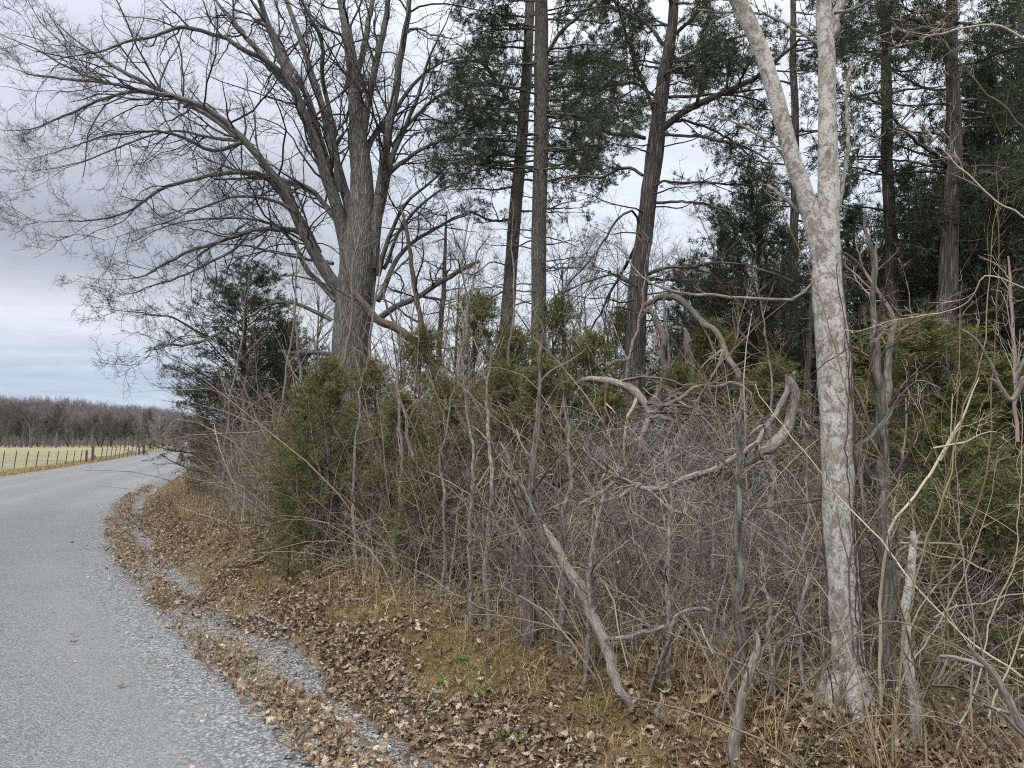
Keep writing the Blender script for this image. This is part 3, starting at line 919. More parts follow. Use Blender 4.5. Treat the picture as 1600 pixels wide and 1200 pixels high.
# ---- generic red cedar of the open-grown kind, used for whole copies
def cedar_mesh(rng, H, Rm, nb, mat, fol=9, base=.05, top=.75, needle=(.05, .0035), trunk_r=None, slim=.85, dead=0):
    root = thing('cedar_tree', (0, 0, 0), 'x', 'tree')
    tr = MB(); br = MB(); fo = MB()
    tr_r = trunk_r or H * .016
    z = np.linspace(0, H, 14)
    P = np.stack([rng.normal(0, .012 * H / 6, 14).cumsum() * .6, rng.normal(0, .012 * H / 6, 14).cumsum() * .6, z], 1)
    R = tr_r * (1 - z / H) ** .8 + .006
    tubes(tr, P, R, 9, rng=rng, ridge=.05)
    t_ = np.sort(rng.uniform(base, .985, nb))
    zz = t_ * H
    px = np.interp(zz, z, P[:, 0]); py = np.interp(zz, z, P[:, 1])
    az = rng.uniform(0, 6.283, nb)
    prof = np.minimum(1, ((1 - t_) / (1 - .25)) ** slim) * np.clip((t_ - base) / .12 + .5, .5, 1)
    ln = Rm * prof * rng.uniform(.55, 1.15, nb) + .12
    N = 7; C = np.empty((nb, N, 3)); C[:, 0] = np.stack([px, py, zz], 1)
    el_ = np.radians(rng.uniform(5, 35, nb) + 30 * t_)
    d = np.stack([np.cos(az) * np.cos(el_), np.sin(az) * np.cos(el_), np.sin(el_)], 1)
    for j in range(1, N):
        d = norm(d + rng.normal(size=(nb, 3)) * .12 + np.array([0, 0, .05]))
        C[:, j] = C[:, j - 1] + d * (ln / (N - 1))[:, None]
    r0 = np.maximum(.003, np.interp(zz, z, R) * .33)
    RR = r0[:, None] * np.linspace(1, .25, N)
    c2, r2 = spawn(C, RR, np.maximum(4, (ln * 8)), .15, 1, 42, 12, .48, 5, .15, .06, .55, .002, rng=rng, lmin=.15, lmax=.9)
    c3, r3 = spawn(c2, r2, 5, .2, 1, 40, 12, .5, 3, .15, .06, .6, .0012, rng=rng, lmin=.08, lmax=.4)
    tubes(br, C, RR, 4, rng=rng, close=False); tubes(br, c2, r2, 3, rng=rng)
    foliage(fo, c3, fol, needle[0], needle[1], rng=rng)
    foliage(fo, c2[:, 2:], max(3, fol // 2), needle[0], needle[1], rng=rng)
    o1 = tr.build('trunk', M_CEDARBARK, root); o2 = br.build('branches', M_CEDARBARK, root); o3 = fo.build('foliage', mat, root, smooth=False)
    return root


rng = np.random.default_rng(77)
CED_BIG = cedar_mesh(rng, 6.0, 1.9, 150, M_CEDD, fol=16, needle=(.06, .0042), slim=.42)
CED_DARK = cedar_mesh(rng, 8.0, 2.5, 170, M_CED, fol=11, base=.10, needle=(.08, .0062))
CED_YOUNG = cedar_mesh(rng, 2.6, .8, 95, M_CEDY, fol=20, base=.03, needle=(.038, .0026), trunk_r=.03)
CED_LOW = cedar_mesh(rng, 1.2, .45, 60, M_CEDY, fol=16, base=.03, needle=(.03, .0022), trunk_r=.014)
_used = set()


def place(proto, px, Y, sc, label, group=None, rz=None, py=None):
    """stand a copy on the ground in the direction of photo column px, Y metres ahead"""
    p = pix(px, 690, Y)
    z = float(height(p[0:1], p[1:2])[0]) - .02
    rz = RNG.uniform(0, 6.28) if rz is None else rz
    if proto.name in _used:
        return copy_tree(proto, (p[0], p[1], z), rz, sc, label, group)
    _used.add(proto.name)
    proto.location = (p[0], p[1], z); proto.rotation_euler = (0, 0, rz); proto.scale = (sc, sc, sc) if np.isscalar(sc) else sc
    tag(proto, label, None, group)
    return proto


GC = 'cedars standing in and behind the thicket'
place(CED_BIG, 374, 17, (1.28, 1.28, .88), 'bushy blue-green cedar left of the big oak, overhanging the road bend', GC, 1.)
place(CED_BIG, 440, 16.5, (1.0, 1.0, .66), 'lower grey-green cedar between the bushy left cedar and the oak trunk', GC, 3.)
place(CED_YOUNG, 515, 7.7, (.95, .95, .78), 'yellow-green young cedar directly in front of the oak trunk', GC)
place(CED_YOUNG, 468, 9.0, .62, 'small young cedar low at the left of the one before the oak', GC)
place(CED_LOW, 322, 15.8, (1.0, 1.0, 1.15), 'small dark cedar at the road edge at the left end of the thicket', GC)
place(CED_LOW, 455, 7.2, .62, 'knee-high green cedar seedling at the foot of the thicket edge', GC)
place(CED_LOW, 655, 6.3, .8, 'small green cedar seedling low between thin grey stems', GC)
place(CED_YOUNG, 740, 8.6, (1.2, 1.2, 1.08), 'rounded olive young cedar right of the leaning snag', GC)
place(CED_YOUNG, 655, 9.5, (1.15, 1.15, 1.0), 'young cedar just right of the oak trunk, half hidden by twigs', GC)
place(CED_YOUNG, 865, 10, (1.2, 1.2, 1.15), 'olive green cedar right of the twin grey trunks', GC)
place(CED_YOUNG, 915, 6.9, (.95, .95, .82), 'yellowish young cedar left of the leaning reddish cedar trunk', GC)
place(CED_YOUNG, 810, 8.2, (1.1, 1.1, .9), 'olive young cedar in front of the foot of the twin grey trunks', GC)
place(CED_BIG, 1190, 10.5, .85, 'dense green cedar between the leaning cedar and the pale tree', GC, 2.)
place(CED_BIG, 1090, 13, .72, 'mid green cedar seen behind the bent dead branches', GC, 4.)
place(CED_YOUNG, 1470, 5.0, (1.35, 1.35, .74), 'broad yellow-green cedar low at the right, behind the pale whips', GC)
place(CED_YOUNG, 1585, 4.6, (1.25, 1.25, .62), 'low bright green cedar at the right edge of the view', GC)
place(CED_YOUNG, 585, 8.8, (1.0, 1.0, .82), 'olive young cedar low in front of the right side of the oak trunk', GC)
place(CED_YOUNG, 1120, 9, (1.1, 1.1, .95), 'olive young cedar beneath the arching bare branch', GC)
place(CED_YOUNG, 980, 11.5, (1.2, 1.2, 1.2), 'olive young cedar directly behind the leaning cedar foot', GC)
place(CED_YOUNG, 1400, 6.4, (1.1, 1.1, .8), 'olive young cedar just right of the dark grey trunk', GC)
place(CED_LOW, 1530, 3.9, (1.3, 1.3, .9), 'low yellow-green cedar sprig among the brush at lower right', GC)
for px, Y, s_, w_ in [(622, 7.2, .62, 'under the oak trunk'), (700, 6.9, .66, 'left of the two straight stems'), (782, 6.6, .70, 'right of the two straight stems'), (855, 6.9, .74, 'behind the stout brown sapling'),
                      (955, 6.4, .62, 'above the fallen log'), (1065, 7.4, .70, 'below the arching bare branch'), (480, 8.4, .72, 'left of the oak, among tan shrubs'), (1210, 7.0, .70, 'left of the pale trunk')]:
    place(CED_YOUNG, px, Y, (s_ * 1.25, s_ * 1.25, s_), 'thin olive cedar among the brush, ' + w_, GC)
place(CED_LOW, 1500, 8.5, 1.3, 'small green cedar at the field gap on the right', GC)
place(CED_DARK, 1235, 15, .72, 'tall dark cedar rising just left of the pale tree fork', GC)
place(CED_DARK, 1345, 11.5, .62, 'tall dark cedar immediately behind the pale tree', GC)
place(CED_DARK, 1440, 13, .78, 'dark cedar between the two black trunks on the right', GC)
place(CED_DARK, 1560, 9.5, .78, 'heavy dark cedar filling the right edge', GC)
place(CED_DARK, 1640, 12, 1.2, 'dark cedar cut by the right edge, farther back', GC)
place(CED_DARK, 1500, 17, .95, 'dark cedar behind the thick right trunk', GC)
place(CED_DARK, 1290, 20, .8, 'distant dark cedar glimpsed past the pale tree', GC)
place(CED_DARK, 1140, 14, .66, 'distant cedar right of the leaning cedar trunk', GC)
place(CED_DARK, 1400, 19, .8, 'distant dark cedar between the right trunks', GC)
for i, (px, Y, s_) in enumerate([(700, 26, .42), (770, 30, .5), (840, 28, .48), (930, 32, .5), (990, 27, .42), (610, 24, .38), (1050, 34, .55)]):
    place(CED_DARK, px, Y, s_, ['far green cedar left of the twin grey trunks', 'far cedar behind the twin grey trunks', 'far cedar just right of the twin trunks',
          'far cedar between twin trunks and leaning cedar', 'far cedar behind the leaning cedar', 'far cedar right behind the oak trunk', 'far cedar behind the bent dead branches'][i], 'far cedars at the edge of the field')


# ---- hand-shaped cedars and grey trunks
def shaped_tree(name, base_px, base_Y, label, trunk_pts, limbs, bark_m, mat_f=None, k=20, ridge=.06, fol_n=8, sub=(4.6, .46, 1.5), needle=(.052, .0042), seed=1, fol_from=.45, twigmat=None, twist=.004, limbmat=None, low=-1e9):
    rng = np.random.default_rng(seed)
    b = pix(*trunk_pts[0][:2], trunk_pts[0][2])
    root = thing(name, (b[0], b[1], float(height(b[0:1], b[1:2])[0])), label, 'tree')
    tr = MB(); br = MB(); tw = MB(); fo = MB()
    P, R = limb(trunk_pts, 44, rng, twist)
    tubes(tr, P, R * .92, k, rng=rng, ridge=ridge, v=.5)
    L = []; F = []
    for lim in limbs:
        pts, dY, f = lim[0], lim[1], lim[2]
        Y0 = np.interp(pts[0][1], [q[1] for q in trunk_pts][::-1], [q[2] for q in trunk_pts][::-1])
        m_ = len(pts)
        P_, R_ = limb([(p[0], p[1], Y0 + dY * i / (m_ - 1), p[2]) for i, p in enumerate(pts)], 16, rng, .012)
        R_ = R_ * .7
        tubes(br, P_, R_, 8, rng=rng, ridge=.05); L.append((P_, R_)); F.append(f)
    if L:
        P_, R_ = stack(L, 16); F = np.array(F)
        ln = np.linalg.norm(np.diff(P_, axis=1), axis=2).sum(1)
        c1, r1 = spawn(P_, R_, np.maximum(3, ln * sub[0] * (.4 + F)), .2, 1, 42, 15, sub[1], 7, .17, .03, .5, .003, rng=rng, lmin=.3, lmax=sub[2])
        F1 = np.repeat(F, np.maximum(3, ln * sub[0] * (.4 + F)).astype(int))
        c2, r2 = spawn(c1, r1, 5, .2, 1, 42, 14, .5, 5, .2, .03, .6, .002, rng=rng, lmin=.15)
        F2 = np.repeat(F1, 5)
        c3, r3 = spawn(c2, r2, 4, .25, 1, 42, 14, .5, 3, .2, .04, .6, .0014, rng=rng, lmin=.08)
        F3 = np.repeat(F2, 4)
        tubes(tw, c1, r1, 4, rng=rng, close=False); tubes(tw, c2, r2, 3, rng=rng)
        bare = F3 < .5
        tubes(tw, c3[bare], r3[bare], 3, rng=rng)
        if mat_f is not None:
            sel = (rng.random(len(c3)) < F3) & (c3[:, 0, 2] > low)
            if sel.any():
                foliage(fo, c3[sel], fol_n * 2, needle[0], needle[1], rng=rng)
    tr.build('trunk', bark_m, root)
    if br.n: br.build('limbs', limbmat or bark_m, root)
    if tw.n: tw.build('twigs', twigmat or M_OAKTWIG, root, smooth=False)
    if fo.n: fo.build('foliage', mat_f, root, smooth=False)
    return root


def auto_limbs(rng, trunk, y0, y1, n, lenpx, f, dY=2.5, r=3.5, rise=.3):
    """evenly mixed side limbs for a trunk given in pixels"""
    out = []
    ys = rng.uniform(y0, y1, n)
    ty = [q[1] for q in trunk][::-1]; tx = [q[0] for q in trunk][::-1]
    for i, y in enumerate(ys):
        x = float(np.interp(y, ty, tx)); sgn = 1 if i % 2 else -1
        L = lenpx * rng.uniform(.45, 1.1); up = rise * rng.uniform(-.6, 1.4)
        a = [(x, y, r * rng.uniform(.7, 1.3))]
        xx, yy = x, y
        for k in range(1, 5):
            xx += sgn * L / 4 * rng.uniform(.8, 1.2); yy -= L / 4 * up * rng.uniform(.2, 1.6) - rng.normal(0, L * .02)
            a.append((xx, yy, r * (1 - k / 5)))
        out.append((a, rng.uniform(-dY, dY), f))
    return out


YC = 9.6
TM = [(985, 790, YC, 24), (990, 590, YC, 19), (1001, 410, YC, 16), (1012, 320, YC, 15), (1029, 180, YC, 14), (1049, 50, YC, 9.5), (1053, -20, YC, 8), (1058, -160, YC, 5)]
shaped_tree('cedar_tree', 990, YC, 'leaning red cedar with shaggy reddish grey bark and crooked dark limbs, in the middle', [
    (985, 790, YC, 24), (988, 690, YC, 22), (990, 590, YC, 19), (995, 490, YC, 17.5), (1001, 410, YC, 16), (1012, 320, YC, 15), (1022, 240, YC, 15.5),
    (1029, 180, YC, 14), (1037, 120, YC, 12), (1049, 50, YC, 9.5), (1053, -20, YC, 8), (1058, -160, YC, 5), (1060, -330, YC, 2)], [
    ([(1030, 205, 9), (1062, 178, 9), (1100, 160, 8), (1140, 140, 7), (1180, 122, 6), (1215, 95, 5), (1250, 60, 3)], -1.5, .55),
    ([(1008, 216, 5), (975, 210, 5.5), (945, 205, 5), (915, 188, 4.5), (890, 180, 4), (865, 176, 3)], -.5, .7),
    ([(1004, 274, 4), (985, 264, 4), (962, 266, 4), (940, 277, 3.5), (915, 272, 3), (870, 285, 2)], 1, .8),
    ([(1022, 175, 5), (1000, 110, 4.5), (980, 60, 4), (965, 0, 3)], -1, .8),
    ([(1024, 150, 4), (985, 132, 4), (940, 133, 3.5), (890, 140, 2.5)], -1.5, .9),
    ([(1036, 150, 4), (1085, 148, 4), (1130, 148, 3), (1190, 160, 2)], 1, .8),
    ([(1032, 212, 3.5), (1085, 213, 3.5), (1140, 220, 3), (1200, 250, 2)], -1, .5),
    ([(1028, 285, 3), (1080, 285, 3), (1130, 287, 2.5), (1190, 290, 1.5)], 1, .4),
    ([(1020, 316, 3.5), (1065, 314, 3), (1110, 320, 2.5), (1150, 335, 2)], -1, .4),
    ([(1030, 190, 4), (1080, 190, 3), (1130, 210, 2.5), (1180, 250, 2)], 1.5, .6),
    ([(1008, 430, 4.5), (1040, 420, 4), (1080, 416, 4), (1130, 411, 3.5), (1180, 418, 3), (1240, 440, 2)], -1.2, .15),
    ([(1008, 440, 3.5), (1050, 438, 3), (1110, 440, 2), (1160, 446, 1.5)], 1, .1),
    ([(996, 445, 2.5), (960, 430, 2.5), (920, 440, 2), (870, 460, 1.5)], 1, .1),
    ([(1000, 380, 4), (975, 420, 3.5), (950, 470, 3), (915, 530, 2)], 1, .0),
    ([(998, 350, 3), (985, 330, 3), (940, 380, 2.5), (900, 430, 2), (860, 470, 1.5)], -1, .0),
    ([(1048, 60, 5), (1090, 20, 4), (1130, -20, 3)], -1, .95),
    ([(1045, 75, 5), (1000, 30, 4), (950, 10, 3), (900, 20, 2)], 1, .95),
    ([(1040, 100, 4), (1090, 75, 3.5), (1140, 60, 3), (1200, 50, 2)], 1.5, .95),
    ([(1052, 10, 5), (1020, -40, 4), (970, -80, 2)], -1, .95),
    ([(1052, 0, 5), (1100, -50, 4), (1160, -80, 2)], .5, .95),
    ([(1036, 120, 4), (1070, 100, 3), (1110, 105, 2)], -2, .9),
    ([(1030, 160, 3), (1005, 165, 3), (960, 160, 2), (930, 150, 1.5)], -2.5, .9),
] + auto_limbs(np.random.default_rng(12), TM, -140, 130, 26, 120, .95, 2.2, 3, .25) + auto_limbs(np.random.default_rng(13), TM, 130, 520, 22, 120, .06, 2.2, 2.2, .25), M_CEDARBARK, M_CED, k=26, ridge=.09, fol_n=8, seed=41, twist=.004)


rng = np.random.default_rng(9)
tA = [(842, 800, 13.2, 17), (842, 650, 13.2, 15), (842, 500, 13.2, 14), (842, 350, 13.2, 14), (845, 250, 13.2, 14), (846, 150, 13.2, 14), (846, 50, 13.2, 13), (846, -80, 13.2, 11), (846, -260, 13.2, 6)]
shaped_tree('cedar_tree', 842, 13.2, 'tall straight grey trunk, front of a close pair, with cedar foliage overhead', tA,
            auto_limbs(rng, tA, -160, 270, 52, 150, .97, 2.2, 3.0, .12) + auto_limbs(rng, tA, 250, 560, 22, 95, .08, 2.0, 2) + [
                ([(850, 90, 5), (880, 50, 4.5), (920, 10, 4), (960, -30, 3)], -1, .9)],
            M_GREYBARK, M_CED, k=20, ridge=.05, seed=42, fol_n=8, twist=.002)
tB = [(788, 800, 14.5, 20), (790, 620, 14.5, 17), (792, 520, 14.5, 14), (798, 420, 14.5, 12), (806, 320, 14.5, 12), (814, 230, 14.5, 11), (822, 130, 14.5, 10), (828, 0, 14.5, 9), (832, -200, 14.5, 5)]
shaped_tree('cedar_tree', 790, 14.5, 'slightly leaning grey trunk, back and left of a close pair under cedar foliage', tB,
            auto_limbs(rng, tB, -120, 330, 40, 140, .95, 2.2, 3.0, .1) + [
                ([(800, 420, 2), (770, 410, 1.6), (740, 430, 1)], -1, .1), ([(795, 480, 2), (830, 470, 1.6), (870, 480, 1)], -1, 0), ([(798, 390, 2), (850, 370, 1.6), (900, 385, 1)], 1, .2), ([(796, 450, 2), (750, 470, 1.6), (710, 460, 1)], 1, 0),
                ([(820, 190, 5), (790, 150, 4.5), (760, 105, 5), (735, 95, 4), (700, 100, 3)], -.5, .7),
                ([(808, 340, 3), (770, 345, 3), (735, 330, 2)], -1, .9)],
            M_GREYBARK, M_CED, k=18, ridge=.05, seed=43, fol_n=8, twist=.002)
tC = [(1400, 760, 9.5, 15), (1398, 620, 9.5, 12), (1394, 450, 9.5, 11), (1390, 300, 9.5, 10), (1386, 180, 9.5, 9.5), (1384, 60, 9.5, 8), (1382, -60, 9.5, 6), (1380, -200, 9.5, 3)]
shaped_tree('cedar_tree', 1390, 9.5, 'dark slender straight cedar trunk between pale tree and right trunk', tC,
            auto_limbs(rng, tC, -120, 330, 26, 130, .85, 1.8, 3, .2) + auto_limbs(rng, tC, 330, 560, 10, 90, .35, 1.5, 2.5, .2),
            M_CEDARBARK, M_CEDD, k=14, ridge=.06, seed=44, fol_n=7)
tD = [(1475, 760, 8.5, 22), (1478, 600, 8.5, 19), (1480, 430, 8.5, 16), (1488, 300, 8.5, 14), (1490, 200, 8.5, 13), (1488, 80, 8.5, 11), (1486, -60, 8.5, 8), (1484, -220, 8.5, 4)]
shaped_tree('cedar_tree', 1480, 8.5, 'thick dark shaggy cedar trunk on the right under dense foliage', tD,
            auto_limbs(rng, tD, -140, 300, 30, 150, .9, 1.8, 4, .2) + auto_limbs(rng, tD, 300, 560, 12, 110, .5, 1.5, 3, .2) + [
                ([(1488, 290, 6), (1530, 270, 6), (1560, 275, 5), (1610, 280, 4)], -1, .5),
                ([(1480, 260, 4), (1440, 225, 4), (1400, 190, 3), (1370, 150, 2)], -1, .5)],
            M_CEDARBARK, M_CED, k=18, ridge=.08, seed=45, fol_n=7)
tE = [(1243, 720, 12, 10), (1240, 560, 12, 8), (1240, 400, 12, 8), (1243, 250, 12, 7), (1240, 100, 12, 6), (1240, -60, 12, 4)]
shaped_tree('cedar_tree', 1240, 12, 'thin dark cedar trunk half hidden left of the pale tree fork', tE,
            auto_limbs(rng, tE, -60, 420, 26, 110, .85, 1.8, 2.5, .15), M_CEDARBARK, M_CEDD, k=10, ridge=.06, seed=46, fol_n=7)
for i, (x, Yd, r_, yt, lab) in enumerate([(1425, 10.5, 9, 330, 'dark leaning cedar trunk just right of the slender black one'), (1545, 10, 8, 100, 'slim dark trunk near the right edge behind foliage'),
                                     (690, 20, 5, 330, 'thin grey far trunk left of the twin grey trunks'), (1268, 9, 6, 420, 'thin black trunk touching the left side of the pale tree')]):
    tt = [(x, 760, Yd, r_ * 1.2), (x - 6, 600, Yd, r_), (x + 3, 450, Yd, r_ * .8), (x + 8, yt, Yd, r_ * .3)]
    shaped_tree('cedar_tree' if i != 2 else 'bare_tree', x, Yd, lab, tt, auto_limbs(rng, tt, yt, 560, 14, 60, .5 if i != 2 else 0, 1.2, 2, .4), M_CEDARBARK, M_CED if i != 2 else None, k=9, seed=60 + i, fol_n=6)

# leaning reddish snag crossing the oak trunk, and the crooked small tree on it
YS = 12.6
sn = [(672, 562, YS, 7), (652, 540, YS, 7), (622, 514, YS, 7.5), (590, 500, YS, 7), (562, 468, YS, 6.5), (545, 445, YS, 5.5), (533, 400, YS, 4), (536, 350, YS, 2)]
shaped_tree('leaning_snag', 660, YS, 'reddish brown broken leaning tree lying diagonally across the oak trunk', [(705, 700, YS, 8), (690, 620, YS, 7.5)] + sn[0:],
            [([(665, 555, 6), (655, 480, 6), (645, 420, 5.5), (637, 370, 4.5), (625, 320, 3)], -.3, 0), ([(560, 470, 3), (500, 440, 2.5), (450, 430, 1.5)], -.5, 0),
             ([(620, 515, 3), (600, 450, 2.5), (640, 400, 2)], .5, 0)],
            bark('reddish_snag_bark', (.045, .036, .03), (.13, .105, .088), (.25, .215, .185), 15, .2), k=14, seed=50, sub=(2.5, .5, 1.0))['category'] = 'snag'


# ---- the pale two-stemmed tree in front
def pale_tree():
    rng = np.random.default_rng(15)
    Y = 3.35
    b = pix(1325, 1150, Y)
    root = thing('lichen_tree', (b[0], b[1], float(height(b[0:1], b[1:2])[0])), 'pale lichen-blotched tree forking into two stems, nearest trunk on the right', 'tree')
    tr = MB(); br = MB(); vn = MB()
    P, R = limb([(1322, 1240, Y, 46), (1326, 1170, Y, 38), (1326, 1110, Y, 30), (1324, 1040, Y, 28), (1318, 950, Y, 27), (1312, 850, Y, 26.5), (1309, 760, Y, 26), (1307, 680, Y, 26.5), (1304, 600, Y, 28), (1300, 540, Y, 28),
                 (1294, 480, Y, 26), (1292, 420, Y, 24), (1293, 350, Y, 20), (1295, 280, Y, 18.5), (1294, 200, Y, 17), (1292, 120, Y, 16), (1289, 50, Y, 15), (1284, -40, Y, 14), (1276, -200, Y, 12)], 70, rng, .0015)
    R = R * np.interp(np.arange(70), [0, 40, 50, 69], [.94, .92, .84, .84])
    tubes(tr, P, R, 40, rng=rng, ridge=.022, v=.5)
    for a_ in (.3, 1.5, 2.6, 3.7, 4.6, 5.5):
        b0 = np.array([b[0], b[1], root.location[2]]); dv = np.array([math.cos(a_), math.sin(a_), 0.])
        L_ = rng.uniform(.07, .13)
        q = np.stack([b0 + dv * (.05 + L_ * f_) + np.array([0, 0, .20 * (1 - f_) ** 1.6 - .05]) for f_ in np.linspace(0, 1, 7)])
        tubes(tr, q, np.linspace(.045, .035, 7), 12, rng=rng, ridge=.05)
    P2, R2 = limb([(1296, 460, Y, 16), (1284, 400, Y, 19), (1270, 345, Y, 17.5), (1256, 300, Y, 16), (1238, 245, Y, 15.5), (1222, 190, Y, 15), (1205, 130, Y, 15), (1186, 70, Y, 14.5), (1158, 10, Y, 15), (1120, -60, Y, 14), (1060, -180, Y, 12)], 40, rng, .0015)
    R2 = R2 * .86; tr2 = MB(); tubes(tr2, P2, R2, 32, rng=rng, ridge=.018, v=.5)
    for pts in ([(1296, 60, 9), (1310, 20, 8), (1325, -20, 7), (1350, -90, 5)], [(1240, 250, 2.5), (1200, 220, 2), (1150, 190, 1.5), (1100, 180, 1)], [(1310, 330, 4), (1322, 240, 3.5), (1328, 130, 3), (1330, 100, 2)],
                [(1280, 430, 3), (1235, 470, 2.6), (1130, 462, 2.4), (1060, 455, 2), (1000, 430, 1.6), (960, 380, 1.2)], [(1296, 90, 3), (1240, 40, 2.5), (1180, 20, 2), (1090, 15, 1.4)],
                [(1285, 340, 3.6), (1250, 330, 3.2), (1215, 300, 2.8), (1200, 290, 2.4)], [(1305, 20, 3), (1340, 10, 2.6), (1400, -20, 2)]):
        dY = -.5 if len(pts) % 2 else .3
        p_, r_ = limb([(a, b_, Y + dY * i / 4, c) for i, (a, b_, c) in enumerate(pts)], 16, rng, .015)
        tubes(br, p_, r_, 7, rng=rng)
        c, r = spawn(p_[None], r_[None], 7, .3, 1, 45, 15, .4, 7, .15, .04, .5, .0012, rng=rng)
        tubes(br, c, r, 4, rng=rng, close=False)
        c, r = spawn(c, r, 3, .3, 1, 45, 15, .5, 5, .15, .04, .6, .001, rng=rng); tubes(br, c, r, 3, rng=rng)
    tr.build('trunk', M_PALE, root); tr2.build('second_stem', M_PALE, root); br.build('branches', M_SAP, root)
    # vines climbing the trunk, following its surface
    v = MB()
    for k in range(6):
        n = 60; t_ = np.linspace(.02, rng.uniform(.3, .62), n)
        f = t_ * (len(P) - 1); i = np.minimum(f.astype(int), len(P) - 2); fr = (f - i)[:, None]
        c = P[i] * (1 - fr) + P[i + 1] * fr; r_ = (R[i] * (1 - fr[:, 0]) + R[i + 1] * fr[:, 0]) * 1.03
        a = rng.uniform(-2.9, -.3) + (rng.normal(0, .09, n)).cumsum() * .8
        q = c + np.stack([np.cos(a) * r_, np.sin(a) * r_, 0 * r_], 1)
        tubes(v, q, np.full(n, rng.uniform(.0016, .0042)) * np.linspace(1, .5, n), 5, rng=rng, v=.3)
        cc, rr = spawn(q[None], np.full((1, n), .0018), 5, .1, 1, 60, 20, .12, 6, .2, .1, .8, .001, rng=rng, plan=0)
        # press side shoots against the bark
        for s_ in range(len(cc)):
            dxy = cc[s_, :, :2] - np.stack([np.interp(cc[s_, :, 2], P[:, 2], P[:, 0]), np.interp(cc[s_, :, 2], P[:, 2], P[:, 1])], 1)
            rr_ = np.interp(cc[s_, :, 2], P[:, 2], R) * 1.03
            cc[s_, :, :2] += dxy / (np.linalg.norm(dxy, axis=1, keepdims=True) + 1e-6) * rr_[:, None] - dxy
        tubes(v, cc, rr, 4, rng=rng, close=False, v=.3)
    vo = thing('climbing_vine', root.location, 'thin dark leafless vines creeping up the pale lichen trunk', 'vine')
    v.build('stems', M_VINE, vo)


pale_tree()


# ---- saplings and other thin stems
def stem_thing(name, pts, label, mat=M_SAP, cat='sapling', group=None, k=8, seed=0, side=6, sublen=.3, twigm=M_TWIG, ang=40, up=.05, parts=('stem', 'twigs'), sub=3, ridge=.04, wob=.012, forks=(), tag_=True, rmin=.0012, smax=1.0):
    """a stem given by (px,py,Y,rpx); Y None = keep the base distance"""
    rng = np.random.default_rng(seed + 1000)
    g = None
    if pts[0][2] is None:
        g = ground(pts[0][0], pts[0][1])
        pts = [(p[0], p[1], g[1] + (p[2] or 0.), p[3]) for p in pts]
        # root a little below the soil
        p0 = pts[0]; pts = [(p0[0], p0[1] + .08 * FPX / p0[2], p0[2], p0[3] * 1.2)] + pts
        forks = [[(p[0], p[1], g[1] + (p[2] or 0.), p[3]) for p in f] for f in forks]
    b = pix(pts[0][0], pts[0][1], pts[0][2])
    root = thing(name, b, label, cat, group)
    a = MB(); tw = MB(); Ls = []
    P, R = limb(pts, 26, rng, wob); tubes(a, P, R, k, rng=rng, ridge=ridge); Ls.append((P, R))
    for f in forks:
        P, R = limb(f, 18, rng, wob); tubes(a, P, R, max(5, k - 2), rng=rng, ridge=ridge); Ls.append((P, R))
    a.build(parts[0], mat, root)
    if side:
        P, R = stack(Ls, 20)
        c, r = spawn(P, R, side, .25, 1, ang, 15, sublen, 8, .12, up, .45, rmin, rng=rng, lmin=.12, lmax=smax)
        tubes(tw, c, r, 4, rng=rng, close=False)
        if sub:
            c2, r2 = spawn(c, r, sub, .2, 1, 42, 15, .45, 5, .17, up, .6, rmin * .8, rng=rng, lmin=.06); tubes(tw, c2, r2, 3, rng=rng)
            c3, r3 = spawn(c2, r2, 2, .3, 1, 42, 15, .5, 4, .2, up, .6, rmin * .7, rng=rng, lmin=.04); tubes(tw, c3, r3, 3, rng=rng)
        tw.build(parts[1], twigm, root, smooth=False)
    return root


